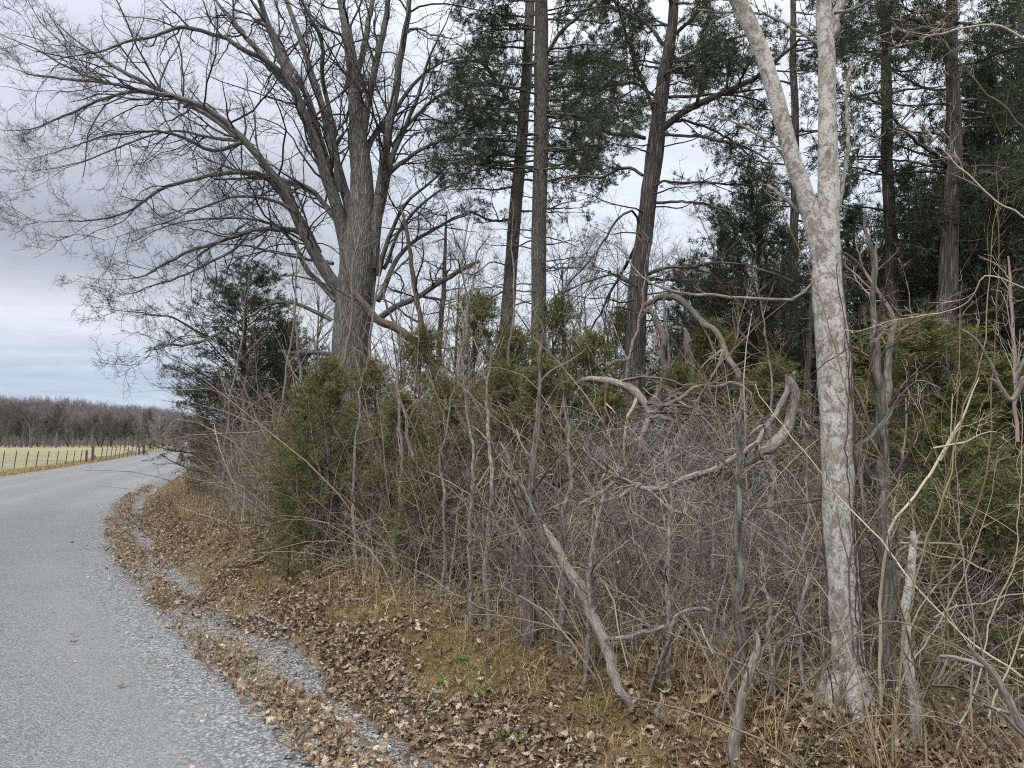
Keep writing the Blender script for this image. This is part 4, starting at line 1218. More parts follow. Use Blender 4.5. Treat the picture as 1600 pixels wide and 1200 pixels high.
GS = 'thin saplings standing in the thicket'
N_ = None
saps = [
    ([(758, 985, N_, 5), (760, 900, 0, 4.5), (764, 820, 0, 4), (766, 740, 0, 3.5), (762, 640, 0.1, 2.5), (768, 540, .1, 1.2)], 'pale thin sapling, right one of two straight stems at the bank edge'),
    ([(733, 983, N_, 4.5), (734, 880, 0, 4), (737, 780, 0, 3.5), (735, 690, 0, 2.5), (722, 560, 0, 1.5)], 'grey thin sapling, left one of two straight stems at the bank edge'),
    ([(826, 1005, N_, 12), (828, 900, 0, 10), (826, 820, 0, 8), (830, 740, 0, 6), (838, 650, 0, 4), (848, 520, 0, 2.5)], 'stout brown sapling trunk left of the fallen log'),
    ([(836, 998, N_, 4), (841, 920, 0, 3.5), (832, 840, 0, 3), (812, 770, 0, 2.5), (780, 690, 0, 2)], 'thin stem hugging the right side of the stout brown sapling'),
    ([(877, 1028, N_, 6), (879, 940, 0, 5.5), (882, 860, 0, 5), (886, 790, 0, 4), (890, 700, 0, 2.5), (880, 620, 0, 1.5)], 'grey straight post-like sapling crossing the upper end of the fallen log'),
    ([(914, 1090, N_, 5), (918, 1020, 0, 4.5), (922, 950, 0, 4), (924, 880, 0, 4), (935, 820, 0, 3), (945, 740, 0, 2)], 'knobbly grey stem in front of the fallen log'),
    ([(1043, 1085, N_, 5), (1046, 1000, 0, 4.5), (1044, 900, 0, 4), (1046, 800, 0, 3.5), (1042, 700, 0, 2.5)], 'mossy straight stem right of the fallen log'),
    ([(1152, 1090, N_, 9), (1155, 1000, 0, 9), (1155, 930, 0, 8), (1150, 860, 0, 6.5), (1152, 760, 0, 5), (1160, 640, 0, 3)], 'dark grey sapling trunk behind the leaning snag stump'),
    ([(1385, 1095, N_, 13), (1384, 1000, 0, 12.5), (1383, 900, 0, 12), (1382, 800, 0, 11), (1382, 700, 0, 9), (1378, 620, 0, 8), (1366, 540, 0, 6), (1362, 460, 0, 4), (1352, 330, 0, 2.5)], 'dark grey trunk close behind the right side of the pale tree'),
    ([(1434, 1165, N_, 9), (1426, 1080, 0, 8), (1421, 1000, 0, 7), (1421, 920, 0, 6.5), (1424, 860, 0, 6), (1426, 830, 0, 4)], 'pale blotchy small sapling right of the pale tree with broken top'),
    ([(640, 905, N_, 4.5), (642, 840, 0, 4), (646, 780, 0, 4), (640, 700, 0, 3), (625, 600, 0, 2), (622, 500, 0, 1)], 'grey stem with pale patches below the oak'),
    ([(620, 900, N_, 5), (622, 830, 0, 4.5), (626, 760, 0, 3.5), (624, 660, 0, 2.5), (620, 580, 0, 1.5)], 'grey stem just left of the one with pale patches'),
    ([(490, 862, N_, 3.5), (492, 830, 0, 3.5), (496, 790, 0, 3)], 'short broken pale stake-like stem at the thicket edge'),
    ([(466, 862, N_, 2.5), (465, 820, 0, 2.5), (467, 770, 0, 1.5)], 'short thin stem left of the broken stake-like stem'),
    ([(1205, 1120, N_, 3), (1210, 1040, .2, 3), (1200, 950, .3, 3), (1190, 860, .5, 2)], 'thin tan stem left of the pale tree foot'),
    ([(560, 905, N_, 3), (556, 840, 0, 2.8), (552, 760, .1, 2.5), (560, 650, .1, 1.8), (575, 560, .1, 1)], 'thin stem below the young cedar before the oak'),
    ([(690, 950, N_, 3), (694, 860, 0, 2.8), (690, 760, 0, 2.4), (700, 650, 0, 1.6), (715, 540, 0, .9)], 'slender stem left of the two straight stems'),
    ([(1000, 1010, N_, 3), (1004, 930, .3, 3), (1000, 850, .3, 2.5), (990, 760, .4, 1.5)], 'thin upright stem behind the fallen log'),
    ([(1110, 1060, N_, 3.5), (1108, 960, .4, 3), (1115, 860, .5, 2.6), (1110, 760, .5, 2)], 'thin grey stem left of the dark grey sapling trunk'),
    ([(1260, 1100, N_, 3.5), (1250, 1000, .2, 3), (1255, 880, .3, 2.6), (1262, 760, .4, 2), (1255, 640, .4, 1.2)], 'thin stem touching the left of the pale trunk'),
]
for i, (p, lab) in enumerate(saps):
    pale = i == 9
    stem_thing('sapling', p, lab, M_PALE if pale else (M_GREYBARK if i in (2, 7, 8) else M_SAP), 'sapling', GS, seed=i, side=9 if i not in (9, 12, 13) else 2, k=12 if i in (2, 7, 8, 9) else 8, sublen=.28)

# thin bare saplings rising above the thicket against the sky
rngs = np.random.default_rng(123)
TL = ['just left of the bushy left cedar', 'in front of the bushy left cedar', 'right of the bushy left cedar', 'left of the oak trunk', 'touching the left of the oak trunk',
      'crossing the oak trunk', 'right of the oak trunk', 'under the broken dead oak limb', 'left of the twin grey trunks', 'between the oak and the twin grey trunks',
      'at the foot of the twin grey trunks', 'between twin trunks and leaning cedar', 'left of the leaning cedar', 'touching the leaning cedar', 'right of the leaning cedar',
      'among the bent dead branches', 'left of the pale tree fork', 'right of the pale tree fork', 'in front of the slender black trunk', 'in front of the thick right trunk']
xs = [345, 372, 430, 478, 512, 560, 612, 655, 700, 740, 800, 880, 925, 968, 1050, 1120, 1200, 1345, 1400, 1500]
for i, (x, lab) in enumerate(zip(xs, TL)):
    Yb = rngs.uniform(7, 11) if x > 600 else rngs.uniform(10, 15)
    if x > 1150: Yb = rngs.uniform(5, 7)
    top = rngs.uniform(300, 470) if 400 < x < 1150 else rngs.uniform(420, 560)
    ln = rngs.normal(0, 35)
    hz = 690 + (CAM_H - .5) / Yb * FPX
    r = rngs.uniform(2.0, 3.6)
    stem_thing('sapling', [(x, hz + 10, Yb, r * 1.3), (x + ln * .2, hz * .7 + top * .3, Yb, r), (x + ln * .5 + rngs.normal(0, 8), hz * .35 + top * .65, Yb, r * .7), (x + ln, top, Yb, .6)],
               'tall thin bare sapling ' + lab, M_SAP, 'sapling', 'tall thin bare saplings', seed=200 + i, side=16, sublen=.30, up=.08, ang=32, rmin=.0022, sub=4, smax=1.3)

# pale whips and olive shoots at the right, close to the camera
def W(name, pts, lab, mat, **kw):
    q = .62 if name == 'thin_shoot' else .85
    kw.setdefault('wob', .007)
    return stem_thing(name, [(a, b, c, d * q) for a, b, c, d in pts], lab, mat, 'branch', parts=('stem', 'shoots'), **kw)

Yw = 2.9
W('bare_branch', [(1372, 1120, 3.1, 3.2), (1376, 960, 3.0, 2.8), (1390, 830, Yw, 2.6), (1420, 785, Yw, 2.4), (1470, 715, Yw, 2.6), (1505, 655, Yw, 2.0), (1522, 605, Yw, 1.4), (1530, 590, Yw, .8)], 'straight pale whip slanting up right of the pale tree', M_PALEWHIP,
  forks=[[(1458, 700, Yw, 1.6), (1510, 690, Yw - .05, 1.4), (1540, 675, Yw - .1, .9), (1558, 675, Yw - .1, .6)], [(1485, 645 + 45, Yw, 1.2), (1487, 640, Yw, 1.1), (1488, 615, Yw, .6)], [(1470, 680 + 40, Yw, 1.3), (1500, 668, Yw, 1.0), (1532, 673, Yw, .6)]], seed=1, side=1, sublen=.12, twigm=M_PALEWHIP)
W('bare_branch', [(1600, 590, 2.2, 6), (1580, 625, 2.2, 5), (1560, 600, 2.2, 4), (1548, 592, 2.2, 3.2)], 'stubby pale broken branch at the right edge', M_DEAD, seed=2, side=0,
  forks=[[(1566, 612, 2.2, 3), (1548, 570, 2.2, 2.4), (1530, 535, 2.2, 1.9), (1512, 520, 2.2, 1.5), (1500, 514, 2.2, .8)], [(1585, 600, 2.2, 3), (1600, 560, 2.2, 2)]])
W('bare_branch', [(1590, 690, 2.5, 3.5), (1586, 600, 2.5, 3.2), (1582, 520, 2.5, 3), (1578, 450, 2.5, 2.4), (1575, 400, 2.5, 1.6)], 'reddish tan upright branch at the right edge', M_TWIG2, seed=3, side=7, sublen=.3, up=.1, twigm=M_PALEWHIP)
W('bare_branch', [(1640, 1180, 2.3, 8), (1600, 1140, 2.3, 7), (1575, 1090, 2.3, 6.5), (1550, 1050, 2.3, 6), (1530, 1030, 2.3, 5), (1513, 1008, 2.3, 2.5)], 'bleached fallen branch at the lower right corner', M_LOG, seed=4, side=0,
  forks=[[(1535, 1040, 2.3, 3.6), (1510, 1032, 2.3, 3.2), (1485, 1026, 2.3, 3), (1468, 1025, 2.3, 2.2)], [(1610, 1160, 2.3, 3.5), (1580, 1130, 2.25, 3), (1560, 1110, 2.2, 2.2)], [(1600, 1120, 2.3, 3), (1560, 1110, 2.4, 2.4), (1535, 1100, 2.4, 2)]])
W('bare_branch', [(1405, 848, 3.1, 2.2), (1440, 849, 3.1, 2.8), (1475, 849, 3.05, 2.2), (1505, 852, 3.0, .8)], 'short pale pointed stick lying level across the broken-topped sapling', M_TAN, seed=5, side=0)
GO = 'olive yellow shoots crossing the right side'
ol = [([(1240, 590, 3.6, 1.6), (1180, 500, 3.3, 1.4), (1120, 440, 3.1, 1.0), (1080, 390, 3.0, .6)], 'olive shoot fanning left from the broken end of the hung limb'),
      ([(1243, 590, 3.6, 1.6), (1200, 560, 3.4, 1.3), (1165, 530, 3.3, 1.), (1130, 500, 3.2, .6)], 'short olive shoot at the tip of the hung limb'),
      ([(1250, 600, 3.5, 1.6), (1300, 560, 3.2, 1.4), (1345, 530, 3.0, 1.1), (1400, 480, 2.9, .6)], 'olive shoot arching across the pale trunk'),
      ([(1500, 1110, 2.75, 3), (1470, 930, 2.65, 2.6), (1420, 780, 2.6, 2.2), (1340, 640, 2.6, 2), (1290, 500, 2.6, 1.7), (1250, 380, 2.6, 1.3), (1190, 290, 2.6, .8)], 'long dark whip crossing the pale trunk diagonally'),
      ([(1395, 1190, 2.5, 3), (1405, 1020, 2.45, 2.6), (1440, 880, 2.4, 2.2), (1500, 700, 2.4, 2), (1540, 520, 2.4, 1.6), (1550, 400, 2.4, 1), (1560, 320, 2.4, .6)], 'long curving olive whip near the right edge'),
      ([(1600, 200, 2.2, 2.6), (1530, 130, 2.2, 2.4), (1470, 60, 2.2, 2.0), (1430, 0, 2.2, 1.6), (1400, -50, 2.2, 1)], 'yellow-olive branch crossing the upper right corner'),
      ([(1600, 60, 2.0, 3), (1560, 40, 2.0, 2.6), (1500, 45, 2.0, 2), (1440, 60, 2.0, 1.2)], 'pale arching branch at the upper right corner'),
      ([(1600, 340, 2.3, 2.2), (1540, 300, 2.3, 2), (1480, 240, 2.3, 1.6), (1440, 190, 2.3, 1)], 'greyish whip slanting down from upper right'),
      ([(1255, 1190, 2.75, 2.2), (1290, 1040, 2.7, 2), (1380, 970, 2.7, 2.2), (1480, 1000, 2.6, 2.2), (1600, 1060, 2.5, 2)], 'long green-brown whip sweeping right at knee height'),
      ([(1600, 1060, 2.6, 2.6), (1500, 990, 2.7, 2.6), (1400, 880, 2.8, 2.4), (1330, 790, 3.0, 2), (1240, 690, 3.1, 1.6), (1180, 600, 3.2, 1)], 'long grey-green whip passing in front of the pale trunk'),
      ([(1600, 450, 2.2, 2), (1540, 430, 2.2, 1.8), (1500, 480, 2.3, 1.5), (1400, 500, 2.5, 1), (1330, 520, 2.6, .7)], 'pale curved shoot reaching left from the right edge')]
for i, (p, lab) in enumerate(ol):
    W('thin_shoot', p, lab, M_OLIVE if i not in (6, 7, 9, 10) else M_PALEWHIP, seed=20 + i, side=11, sublen=.24, group=GO, twigm=M_OLIVE if i not in (6, 7, 10) else M_PALEWHIP, k=6, sub=2, up=.02, ang=34, rmin=.0009)
for i, (x0, y0, x1, y1, Yd, bend) in enumerate([(1400, 1080, 1560, 700, 2.9, 30), (1440, 1100, 1600, 860, 2.7, -20), (1465, 1120, 1380, 700, 2.9, -25), (1500, 1130, 1590, 560, 2.7, 40), (1350, 1130, 1450, 600, 3.1, 20), (1480, 1100, 1300, 760, 2.8, -40),
                                              (1520, 1150, 1440, 640, 2.6, 30), (1560, 1150, 1500, 480, 2.6, -30), (1410, 1060, 1500, 420, 3.2, 30), (1545, 1120, 1640, 760, 2.5, 20), (1330, 1080, 1390, 420, 3.3, -20), (1450, 1050, 1560, 240, 3.2, 40)]):
    n_ = 6; pp = [(x0 + (x1 - x0) * f + bend * math.sin(f * math.pi), y0 + (y1 - y0) * f, Yd - .15 * f, 2.6 * (1 - .8 * f)) for f in np.linspace(0, 1, n_)]
    W('thin_shoot', pp, 'slender %s shoot right of the pale tree, %s' % (['pale', 'tan', 'olive'][i % 3], ['leaning right', 'leaning far right', 'leaning left', 'curving up to the right', 'nearly upright beside the trunk', 'leaning across the trunk', 'bending left near the edge', 'tall and leaning left', 'tall and straight', 'low at the edge', 'tall, close to the trunk', 'tallest, arching right'][i]),
      [M_PALEWHIP, M_TWIG2, M_OLIVE][i % 3], seed=620 + i, side=10, sublen=.26, group='slender shoots right of the pale tree', twigm=[M_PALEWHIP, M_TWIG2, M_OLIVE][i % 3], k=6, sub=2, up=.03, ang=36, rmin=.0010)
# grey twisted pair beside the pale tree
W('bare_branch', [(1352, 800, 3.3, 3), (1340, 710, 3.3, 6.5), (1352, 690, 3.3, 6), (1372, 672, 3.3, 6), (1387, 655, 3.3, 4), (1405, 620, 3.3, 3), (1440, 595, 3.2, 2.2), (1472, 609, 3.1, 1.4)], 'dark crooked branch jutting from behind the pale trunk', M_OAK, seed=40, side=3, sublen=.3,
  forks=[[(1342, 705, 3.3, 6), (1352, 740, 3.35, 6), (1368, 770, 3.4, 5), (1380, 800, 3.4, 4)]])
W('bare_branch', [(1378, 1000, 3.6, 6), (1380, 800, 3.6, 6.5), (1382, 660, 3.6, 8), (1390, 560, 3.6, 6.5), (1394, 500, 3.6, 5), (1370, 460, 3.6, 4), (1345, 420, 3.6, 3), (1320, 395, 3.5, 2)], 'grey twisted stem curving over toward the pale tree', M_SAP, seed=41, side=8, sublen=.3,
  forks=[[(1378, 640, 3.6, 5), (1365, 560, 3.6, 4), (1362, 500, 3.6, 3.5), (1370, 380, 3.6, 2)], [(1398, 560, 3.6, 3), (1405, 520, 3.5, 2.5), (1440, 500, 3.4, 2), (1470, 490, 3.3, 1.2)]])

# ---- dead limbs, hung limb, fallen log, snag stump
def W2(name, pts, lab, mat, cat, **kw):
    q = {'bent_branch': .78, 'dead_snag': .85, 'hung_limb': .88}.get(name, 1.)
    f2 = [[(a, b, c, d * q) for a, b, c, d in f] for f in kw.pop('forks', [])]
    if name in ('bent_branch', 'hung_limb', 'dead_branch'): kw.setdefault('wob', .022)
    return stem_thing(name, [(a, b, c, d * q) for a, b, c, d in pts], lab, mat, cat, parts=('limb', 'twigs'), forks=f2, **kw)

W2('hung_limb', [(1243, 580, 4.6, 2), (1243, 610, 4.6, 7.5), (1241, 645, 4.6, 9.5), (1226, 682, 4.55, 11), (1195, 712, 4.5, 10.5), (1150, 733, 4.45, 9), (1100, 745, 4.4, 7), (1050, 754, 4.35, 5.5), (1000, 757, 4.3, 4.5), (960, 762, 4.25, 3.5), (920, 775, 4.2, 2.6), (885, 783, 4.15, 1.6)],
   'big curved dead limb hanging in a hook shape above the brush', M_LOG, 'branch', k=18, ridge=.07, seed=70, side=18, sublen=.2, up=-.05, twigm=M_TWIG,
   forks=[[(1228, 585, 4.55, 2), (1226, 620, 4.55, 5.5), (1212, 655, 4.5, 5), (1180, 690, 4.45, 5), (1140, 722, 4.4, 5), (1090, 742, 4.35, 4)],
          [(1000, 757, 4.3, 3.6), (960, 745, 4.25, 3.4), (930, 722, 4.2, 2.8), (908, 700, 4.15, 1.8)],
          [(1000, 757, 4.3, 3.4), (975, 775, 4.2, 3), (940, 785, 4.15, 2.6), (890, 788, 4.1, 1.4)],
          [(985, 762, 4.25, 2.6), (990, 800, 4.2, 2.2), (1040, 830, 4.1, 2), (1070, 840, 4.1, 1.4)],
          [(1010, 765, 4.3, 2.4), (1050, 795, 4.2, 2.2), (1100, 820, 4.1, 1.6)],
          [(1248, 640, 4.6, 3.5), (1262, 670, 4.6, 4), (1282, 690, 4.6, 3)]])
W2('leaning_pole', [(1296, 1035, None, 3.2), (1270, 975, 0.1, 4), (1240, 915, .2, 5), (1222, 860, .3, 5.2), (1205, 800, .4, 5), (1207, 750, .5, 5), (1212, 705, .6, 4.5)], 'thin grey-tan pole leaning from the hung limb down to the pale trunk', M_DEAD, 'branch', k=9, seed=71, side=2, sublen=.15)
W2('fallen_log', [(992, 1108, None, 5), (968, 1075, 0, 8), (947, 1015, .12, 9), (927, 960, .25, 9), (905, 915, .35, 9.5), (885, 885, .45, 8), (868, 850, .55, 6.5), (850, 820, .65, 2)], 'pale barkless fallen log leaning diagonally out of the brush', M_LOG, 'log', k=20, ridge=.06, seed=72, side=0, wob=.012,
   forks=[[(945, 1000, .1, 3.2), (965, 998, .0, 3.4), (1000, 990, -.1, 3.2), (1038, 979, -.2, 3.4)]])
W2('tree_stump', [(1150, 1200, None, 9), (1152, 1150, 0, 9.5), (1155, 1110, 0, 8), (1168, 1070, .02, 7.5), (1178, 1035, .04, 6.5), (1185, 1000, .05, 4), (1180, 985, .05, 1.5)], 'pale crooked broken stump at the bank top, lower middle right', M_LOG, 'stump', k=14, ridge=.08, seed=73, side=2, sublen=.25)
W2('bent_branch', [(1003, 478, 9.4, 5), (1030, 466, 9.2, 7), (1060, 470, 9., 7), (1085, 495, 8.9, 7), (1108, 525, 8.7, 7), (1130, 552, 8.6, 6.5), (1146, 580, 8.5, 5.5), (1152, 610, 8.4, 4.5), (1160, 650, 8.3, 3.5), (1166, 690, 8.2, 2.5)], 'long bare branch arching down from the leaning cedar', M_DEAD, 'branch', k=12, ridge=.06, seed=74, side=14, sublen=.25, up=-.06, rmin=.002,
   forks=[[(1148, 597, 8.45, 4), (1180, 600, 8.3, 3.6), (1222, 602, 8.2, 3)]])
W2('bent_branch', [(1004, 485, 9.3, 4), (1018, 492, 9.1, 6), (1032, 515, 9., 7), (1037, 560, 8.9, 7.5), (1037, 590, 8.9, 7), (1028, 620, 8.8, 6), (1016, 648, 8.8, 4)], 'grey curved branch hanging close right of the leaning cedar trunk', M_DEAD, 'branch', k=12, ridge=.06, seed=75, side=12, sublen=.3, up=-.06, rmin=.002)
W2('dead_snag', [(1084, 720, 8.9, 8), (1084, 660, 8.9, 8.5), (1083, 600, 8.9, 8.5), (1079, 550, 8.9, 8.5), (1070, 520, 8.9, 7), (1050, 512, 8.9, 3)], 'upright hollow grey dead snag with hooked top right of the leaning cedar', M_DEAD, 'snag', k=14, ridge=.1, seed=76, side=4, sublen=.2)
W2('broken_log', [(868, 760, 6.9, 2.5), (872, 690, 6.85, 3), (884, 630, 6.8, 3.4), (903, 598, 6.7, 4), (925, 588, 6.6, 5), (950, 592, 6.5, 6.5), (968, 601, 6.4, 7), (985, 607, 6.35, 8), (1000, 625, 6.3, 8.5), (1010, 640, 6.25, 8), (1019, 658, 6.2, 2.5)], 'thick snapped grey-tan branch butt in front of the leaning cedar foot', M_LOG, 'log', k=18, ridge=.11, wob=.02, seed=77, side=10, sublen=.9, ang=60, up=-.08, smax=1.2,
   forks=[[(1012, 645, 6.2, 4), (1050, 628, 6.1, 3.6), (1100, 605, 6.0, 3.2), (1140, 600, 5.9, 3), (1162, 608, 5.9, 2.5), (1175, 625, 5.9, 1.4)], [(1015, 650, 6.2, 4), (1045, 655, 6.1, 3.6), (1075, 675, 6.0, 2.8)], [(1012, 655, 6.2, 5), (1000, 690, 6.1, 4), (990, 730, 6.0, 2)]])
W2('dead_branch', [(985, 560, 8.8, 3), (940, 575, 8.5, 4), (905, 585, 8.3, 4), (880, 610, 8.2, 3), (860, 650, 8.1, 1.6)], 'grey drooping branch left of the leaning cedar', M_DEAD, 'branch', k=9, seed=78, side=7, sublen=.35, up=-.08, rmin=.002)
W2('dead_branch', [(560, 858, None, 3.5), (580, 875, 0, 4), (600, 890, 0, 3.5), (613, 900, -.05, 2)], 'pale dead stick propped on the bank below the oak', M_LOG, 'branch', k=8, seed=79, side=0)
W2('dead_branch', [(495, 905, None, 2.2), (545, 875, 0, 2.6), (590, 845, 0.1, 2.6), (640, 815, .2, 2), (690, 795, .3, 1.4)], 'thin dead branch crossing the propped stick below the oak', M_DEAD, 'branch', k=7, seed=80, side=3, sublen=.25)
W2('bent_sapling', [(1010, 1090, None, 2.4), (985 + 60, 1000, -.1, 2.6), (1055, 965, -.1, 2.8), (1085, 953, -.1, 2.8), (1115, 958, -.1, 2.8), (1135, 985, -.1, 2.6), (1130, 1005, -.1, 1.8), (1118, 1012, -.1, 1.)], 'thin sapling bent over into an arch right of the fallen log', M_SAP, 'sapling', k=7, seed=81, side=3, sublen=.2)
# loose sticks on the ground
GT = 'fallen sticks on the bank'
for i, (a, b_, r, lab) in enumerate([((400, 965), (462, 990), 2, 'pale bent stick on the roadside strip'), ((650, 1198), (560, 1060), 0, ''), ((1040, 1085), (1015, 1165), 3.5, 'bleached stick pointing down the bank'),
                                     ((1060, 1050 + 70), (1122, 1143), 3, 'pale stick lying flat below the arched sapling'), ((728, 1105), (745, 1140), 2, 'small pale twig on the bare soil'), ((540, 938), (572, 941), 3.5, 'short thick grey stick on the leaves'),
                                     ((1400, 1150), (1460, 1200), 4, 'pale stick at the bottom edge right of the pale tree'), ((650, 978), (680, 983), 2, 'short pale twig on the grass below the stems'),
                                     ((405, 858), (440, 856), 2.5, 'pale short stick on the far leafy bank'), ((985, 1120), (1000, 1090), 5, 'flat broken piece of wood by the log end')]):
    if not lab: continue
    A = ground(*a); B_ = ground(*b_)
    n = 10; t_ = np.linspace(0, 1, n)[:, None]
    P = A + (B_ - A) * t_; P[:, 2] = np.maximum(P[:, 2], height(P[:, 0], P[:, 1])) + .012
    w_ = RNG.normal(0, .006, (n, 3)); P = P + w_
    R = np.full(n, r / FPX * A[1]) * np.linspace(1, .55, n)
    o = thing('fallen_stick', A, lab, 'stick', GT)
    mb = MB(); tubes(mb, P, R, 8, ridge=.08)
    mb.build('stick', M_LOG, o)
    c, rr = spawn(P[None], R[None], 2, .3, .9, 40, 10, .5, 5, .1, .0, .5, .0015, lmin=.04)
    mb = MB(); tubes(mb, c, rr, 5); mb.build('side_twigs', M_DEAD, o)

# ------------------------------------------------------------------ undergrowth: brush nobody could count
def hfac(x, y):
    # the brush is lower to the right, where the cedars show above it
    return np.interp(x / y * FPX + 800, [300, 500, 700, 900, 1150, 1350, 1450, 1600], [1.05, 1.0, .92, .80, .70, .52, .30, .26])


def undergrowth():
    rng = np.random.default_rng(99)
    mb = MB()
    def pts(n, s1, d0, d1, power):
        x, y, d = scatter_sd(n, S0 - 1, S0 + s1, d0, d1, power, rng)
        k = (y > 1.6 + .35 * np.maximum(x, 0)) & (d > np.interp(y, [8, 12, 17, 30], [.9, 1.45, 2.7, 4.0]))
        return x[k], y[k], d[k]
    def stems(x, y, d, h0, h1, lean, r0, r1, nb, nt, vb):
        M = len(x); z = height(x, y, d) - .03
        N = 8
        H = rng.uniform(h0, h1, M) * (1 + .02 * y) * hfac(x, y)
        az = rng.uniform(0, 6.283, M); ln = np.abs(rng.normal(0, lean, M))
        dr = norm(np.stack([np.cos(az) * np.sin(ln), np.sin(az) * np.sin(ln), np.cos(ln)], 1))
        C = np.empty((M, N, 3)); C[:, 0] = np.stack([x, y, z], 1)
        bend = rng.normal(0, .12, (M, 3)); bend[:, 2] = -np.abs(rng.normal(0, .10, M))
        for j in range(1, N):
            dr = norm(dr + bend + rng.normal(0, .09, (M, 3))); C[:, j] = C[:, j - 1] + dr * (H / (N - 1))[:, None]
        C[:, 1:, 2] = np.maximum(C[:, 1:, 2], height(C[:, 1:, 0], C[:, 1:, 1]) + .02)
        R = rng.uniform(r0, r1, M)[:, None] * np.linspace(1, .3, N)
        far = (1 + .05 * np.maximum(y - 6, 0))
        R = R * far[:, None]
        v = np.clip(rng.normal(vb + .18, .28, M), 0, 1)
        tubes(mb, C, R, 4, rng=rng, v=v, close=False)
        c, r = spawn(C, R, nb, .2, 1, 45, 16, .42, 6, .17, 0.0, .5, .0013, rng=rng, lmin=.12)
        tubes(mb, c, r, 3, rng=rng, v=np.clip(np.repeat(v, nb) * .8 + rng.normal(-.05, .18, len(c)), 0, 1))
        c2, r2 = spawn(c, r, nt, .2, 1, 45, 16, .5, 4, .2, 0.0, .6, .0010, rng=rng, lmin=.06)
        tubes(mb, c2, r2, 3, rng=rng, v=np.clip(rng.normal(vb - .22, .22, len(c2)), 0, 1))  # finest twigs coloured darker, painting in the shade between the stems
    stems(*pts(1300, 7, 1.3, 4.5, 1.0), .5, 1.5, .45, .0022, .006, 6, 3, .45)
    stems(*pts(1500, 20, 1.08, 5.0, 1.3), .6, 1.9, .38, .0025, .007, 5, 3, .5)
    stems(*pts(700, 34, 1.0, 3.2, 1.3), .6, 1.8, .35, .002, .005, 6, 3, .5)
    stems(*pts(340, 20, 1.6, 5.5, 1.2), 1.6, 3.3, .25, .004, .010, 8, 4, .6)
    # arching and sagging vines
    x, y, d = pts(1500, 20, 1.2, 5.0, 1.2); M = len(x)
    z = height(x, y, d) + rng.uniform(0, .9, M) * np.minimum(1, (d - 1.0) / .8)
    A = np.stack([x, y, z], 1); L = rng.uniform(.5, 2.2, M); az = rng.uniform(0, 6.283, M)
    B_ = A + np.stack([np.cos(az) * L, np.sin(az) * L * .8, rng.uniform(-.7, .7, M)], 1)
    B_[:, 2] = np.maximum(B_[:, 2], height(B_[:, 0], B_[:, 1]) + .02)
    k = edge_d(B_[:, 0], B_[:, 1]) > np.interp(B_[:, 1], [8, 12, 17, 30], [1.0, 1.6, 2.6, 4.0])
    A, B_, L = A[k], B_[k], L[k]; M = len(A)
    t_ = np.linspace(0, 1, 12)[None, :, None]
    sag = rng.uniform(-.3, .75, M)[:, None, None] * L[:, None, None]
    P = A[:, None] * (1 - t_) + B_[:, None] * t_ + np.array([0, 0, 1.]) * sag * 4 * t_ * (1 - t_) * .5
    wb = rng.normal(0, .03, P.shape); wb[:, 0] = 0; P = P + np.cumsum(wb, 1) * .5
    P[..., 2] = np.maximum(P[..., 2], height(P[..., 0], P[..., 1]) + .01)
    R = rng.uniform(.0012, .0048, M)[:, None] * np.linspace(1, .5, 12)
    tubes(mb, P, R, 4, rng=rng, v=np.clip(rng.normal(.55, .28, M), 0, 1), close=False)
    c, r = spawn(P, R, 5, .1, 1, 45, 18, .22, 5, .2, 0, .6, .0010, rng=rng, lmin=.08)
    tubes(mb, c, r, 3, rng=rng)
    print('undergrowth verts', mb.n)
    o = mb.build('undergrowth', M_TWIG, smooth=False)
    tag(o, 'tangled leafless undergrowth of thin tan and grey twigs and vines', 'undergrowth', kind='stuff')


undergrowth()


# dead brush piles of fine grey twigs hanging under the broken branches
def brush(px, py, Y, rx, rz_, n, label, seed):
    rng = np.random.default_rng(seed)
    c = pix(px, py, Y)
    root = thing('brush_pile', c, label, 'brush')
    mb = MB()
    p0 = c + rng.normal(size=(n, 3)) * np.array([rx, rx * .6, rz_]) * .5
    az = rng.uniform(0, 6.283, n)
    dr = norm(np.stack([np.cos(az), np.sin(az), rng.normal(-.5, .5, n)], 1))
    N = 6; C = np.empty((n, N, 3)); C[:, 0] = p0; L = rng.uniform(.25, .8, n)
    for j in range(1, N):
        dr = norm(dr + rng.normal(0, .16, (n, 3)) + np.array([0, 0, -.08])); C[:, j] = C[:, j - 1] + dr * (L / 5)[:, None]
    R = rng.uniform(.0014, .0034, n)[:, None] * np.linspace(1, .4, N)
    tubes(mb, C, R, 3, rng=rng)
    a, b = spawn(C, R, 6, .1, 1, 42, 14, .5, 5, .2, -.03, .6, .001, rng=rng, lmin=.05); tubes(mb, a, b, 3, rng=rng)
    a, b = spawn(a, b, 3, .1, 1, 42, 14, .5, 4, .2, -.03, .7, .0009, rng=rng, lmin=.04); tubes(mb, a, b, 3, rng=rng)
    mb.build('dead_twigs', M_BRUSH, root, smooth=False)


M_BRUSH = twig('grey_dead_brush', (.11, .098, .09), (.36, .335, .31))
brush(1010, 700, 6.0, .9, .5, 260, 'grey heap of fine dead twigs hanging below the snapped branch butt', 1)
brush(1110, 690, 6.2, .8, .5, 160, 'grey fine dead twigs under the arching branch', 2)
brush(1090, 830, 4.6, 1.0, .6, 200, 'mass of fine grey dead twigs below the hung limb', 3)
brush(960, 830, 5.2, .9, .5, 130, 'fine dead twigs above the fallen log', 4)
brush(395, 705, 14, 1.0, 1.4, 220, 'dense pinkish grey twigs below the bushy left cedar', 5)
brush(425, 765, 11.2, .9, .9, 200, 'dense grey twiggy brush at the left end of the thicket', 6)


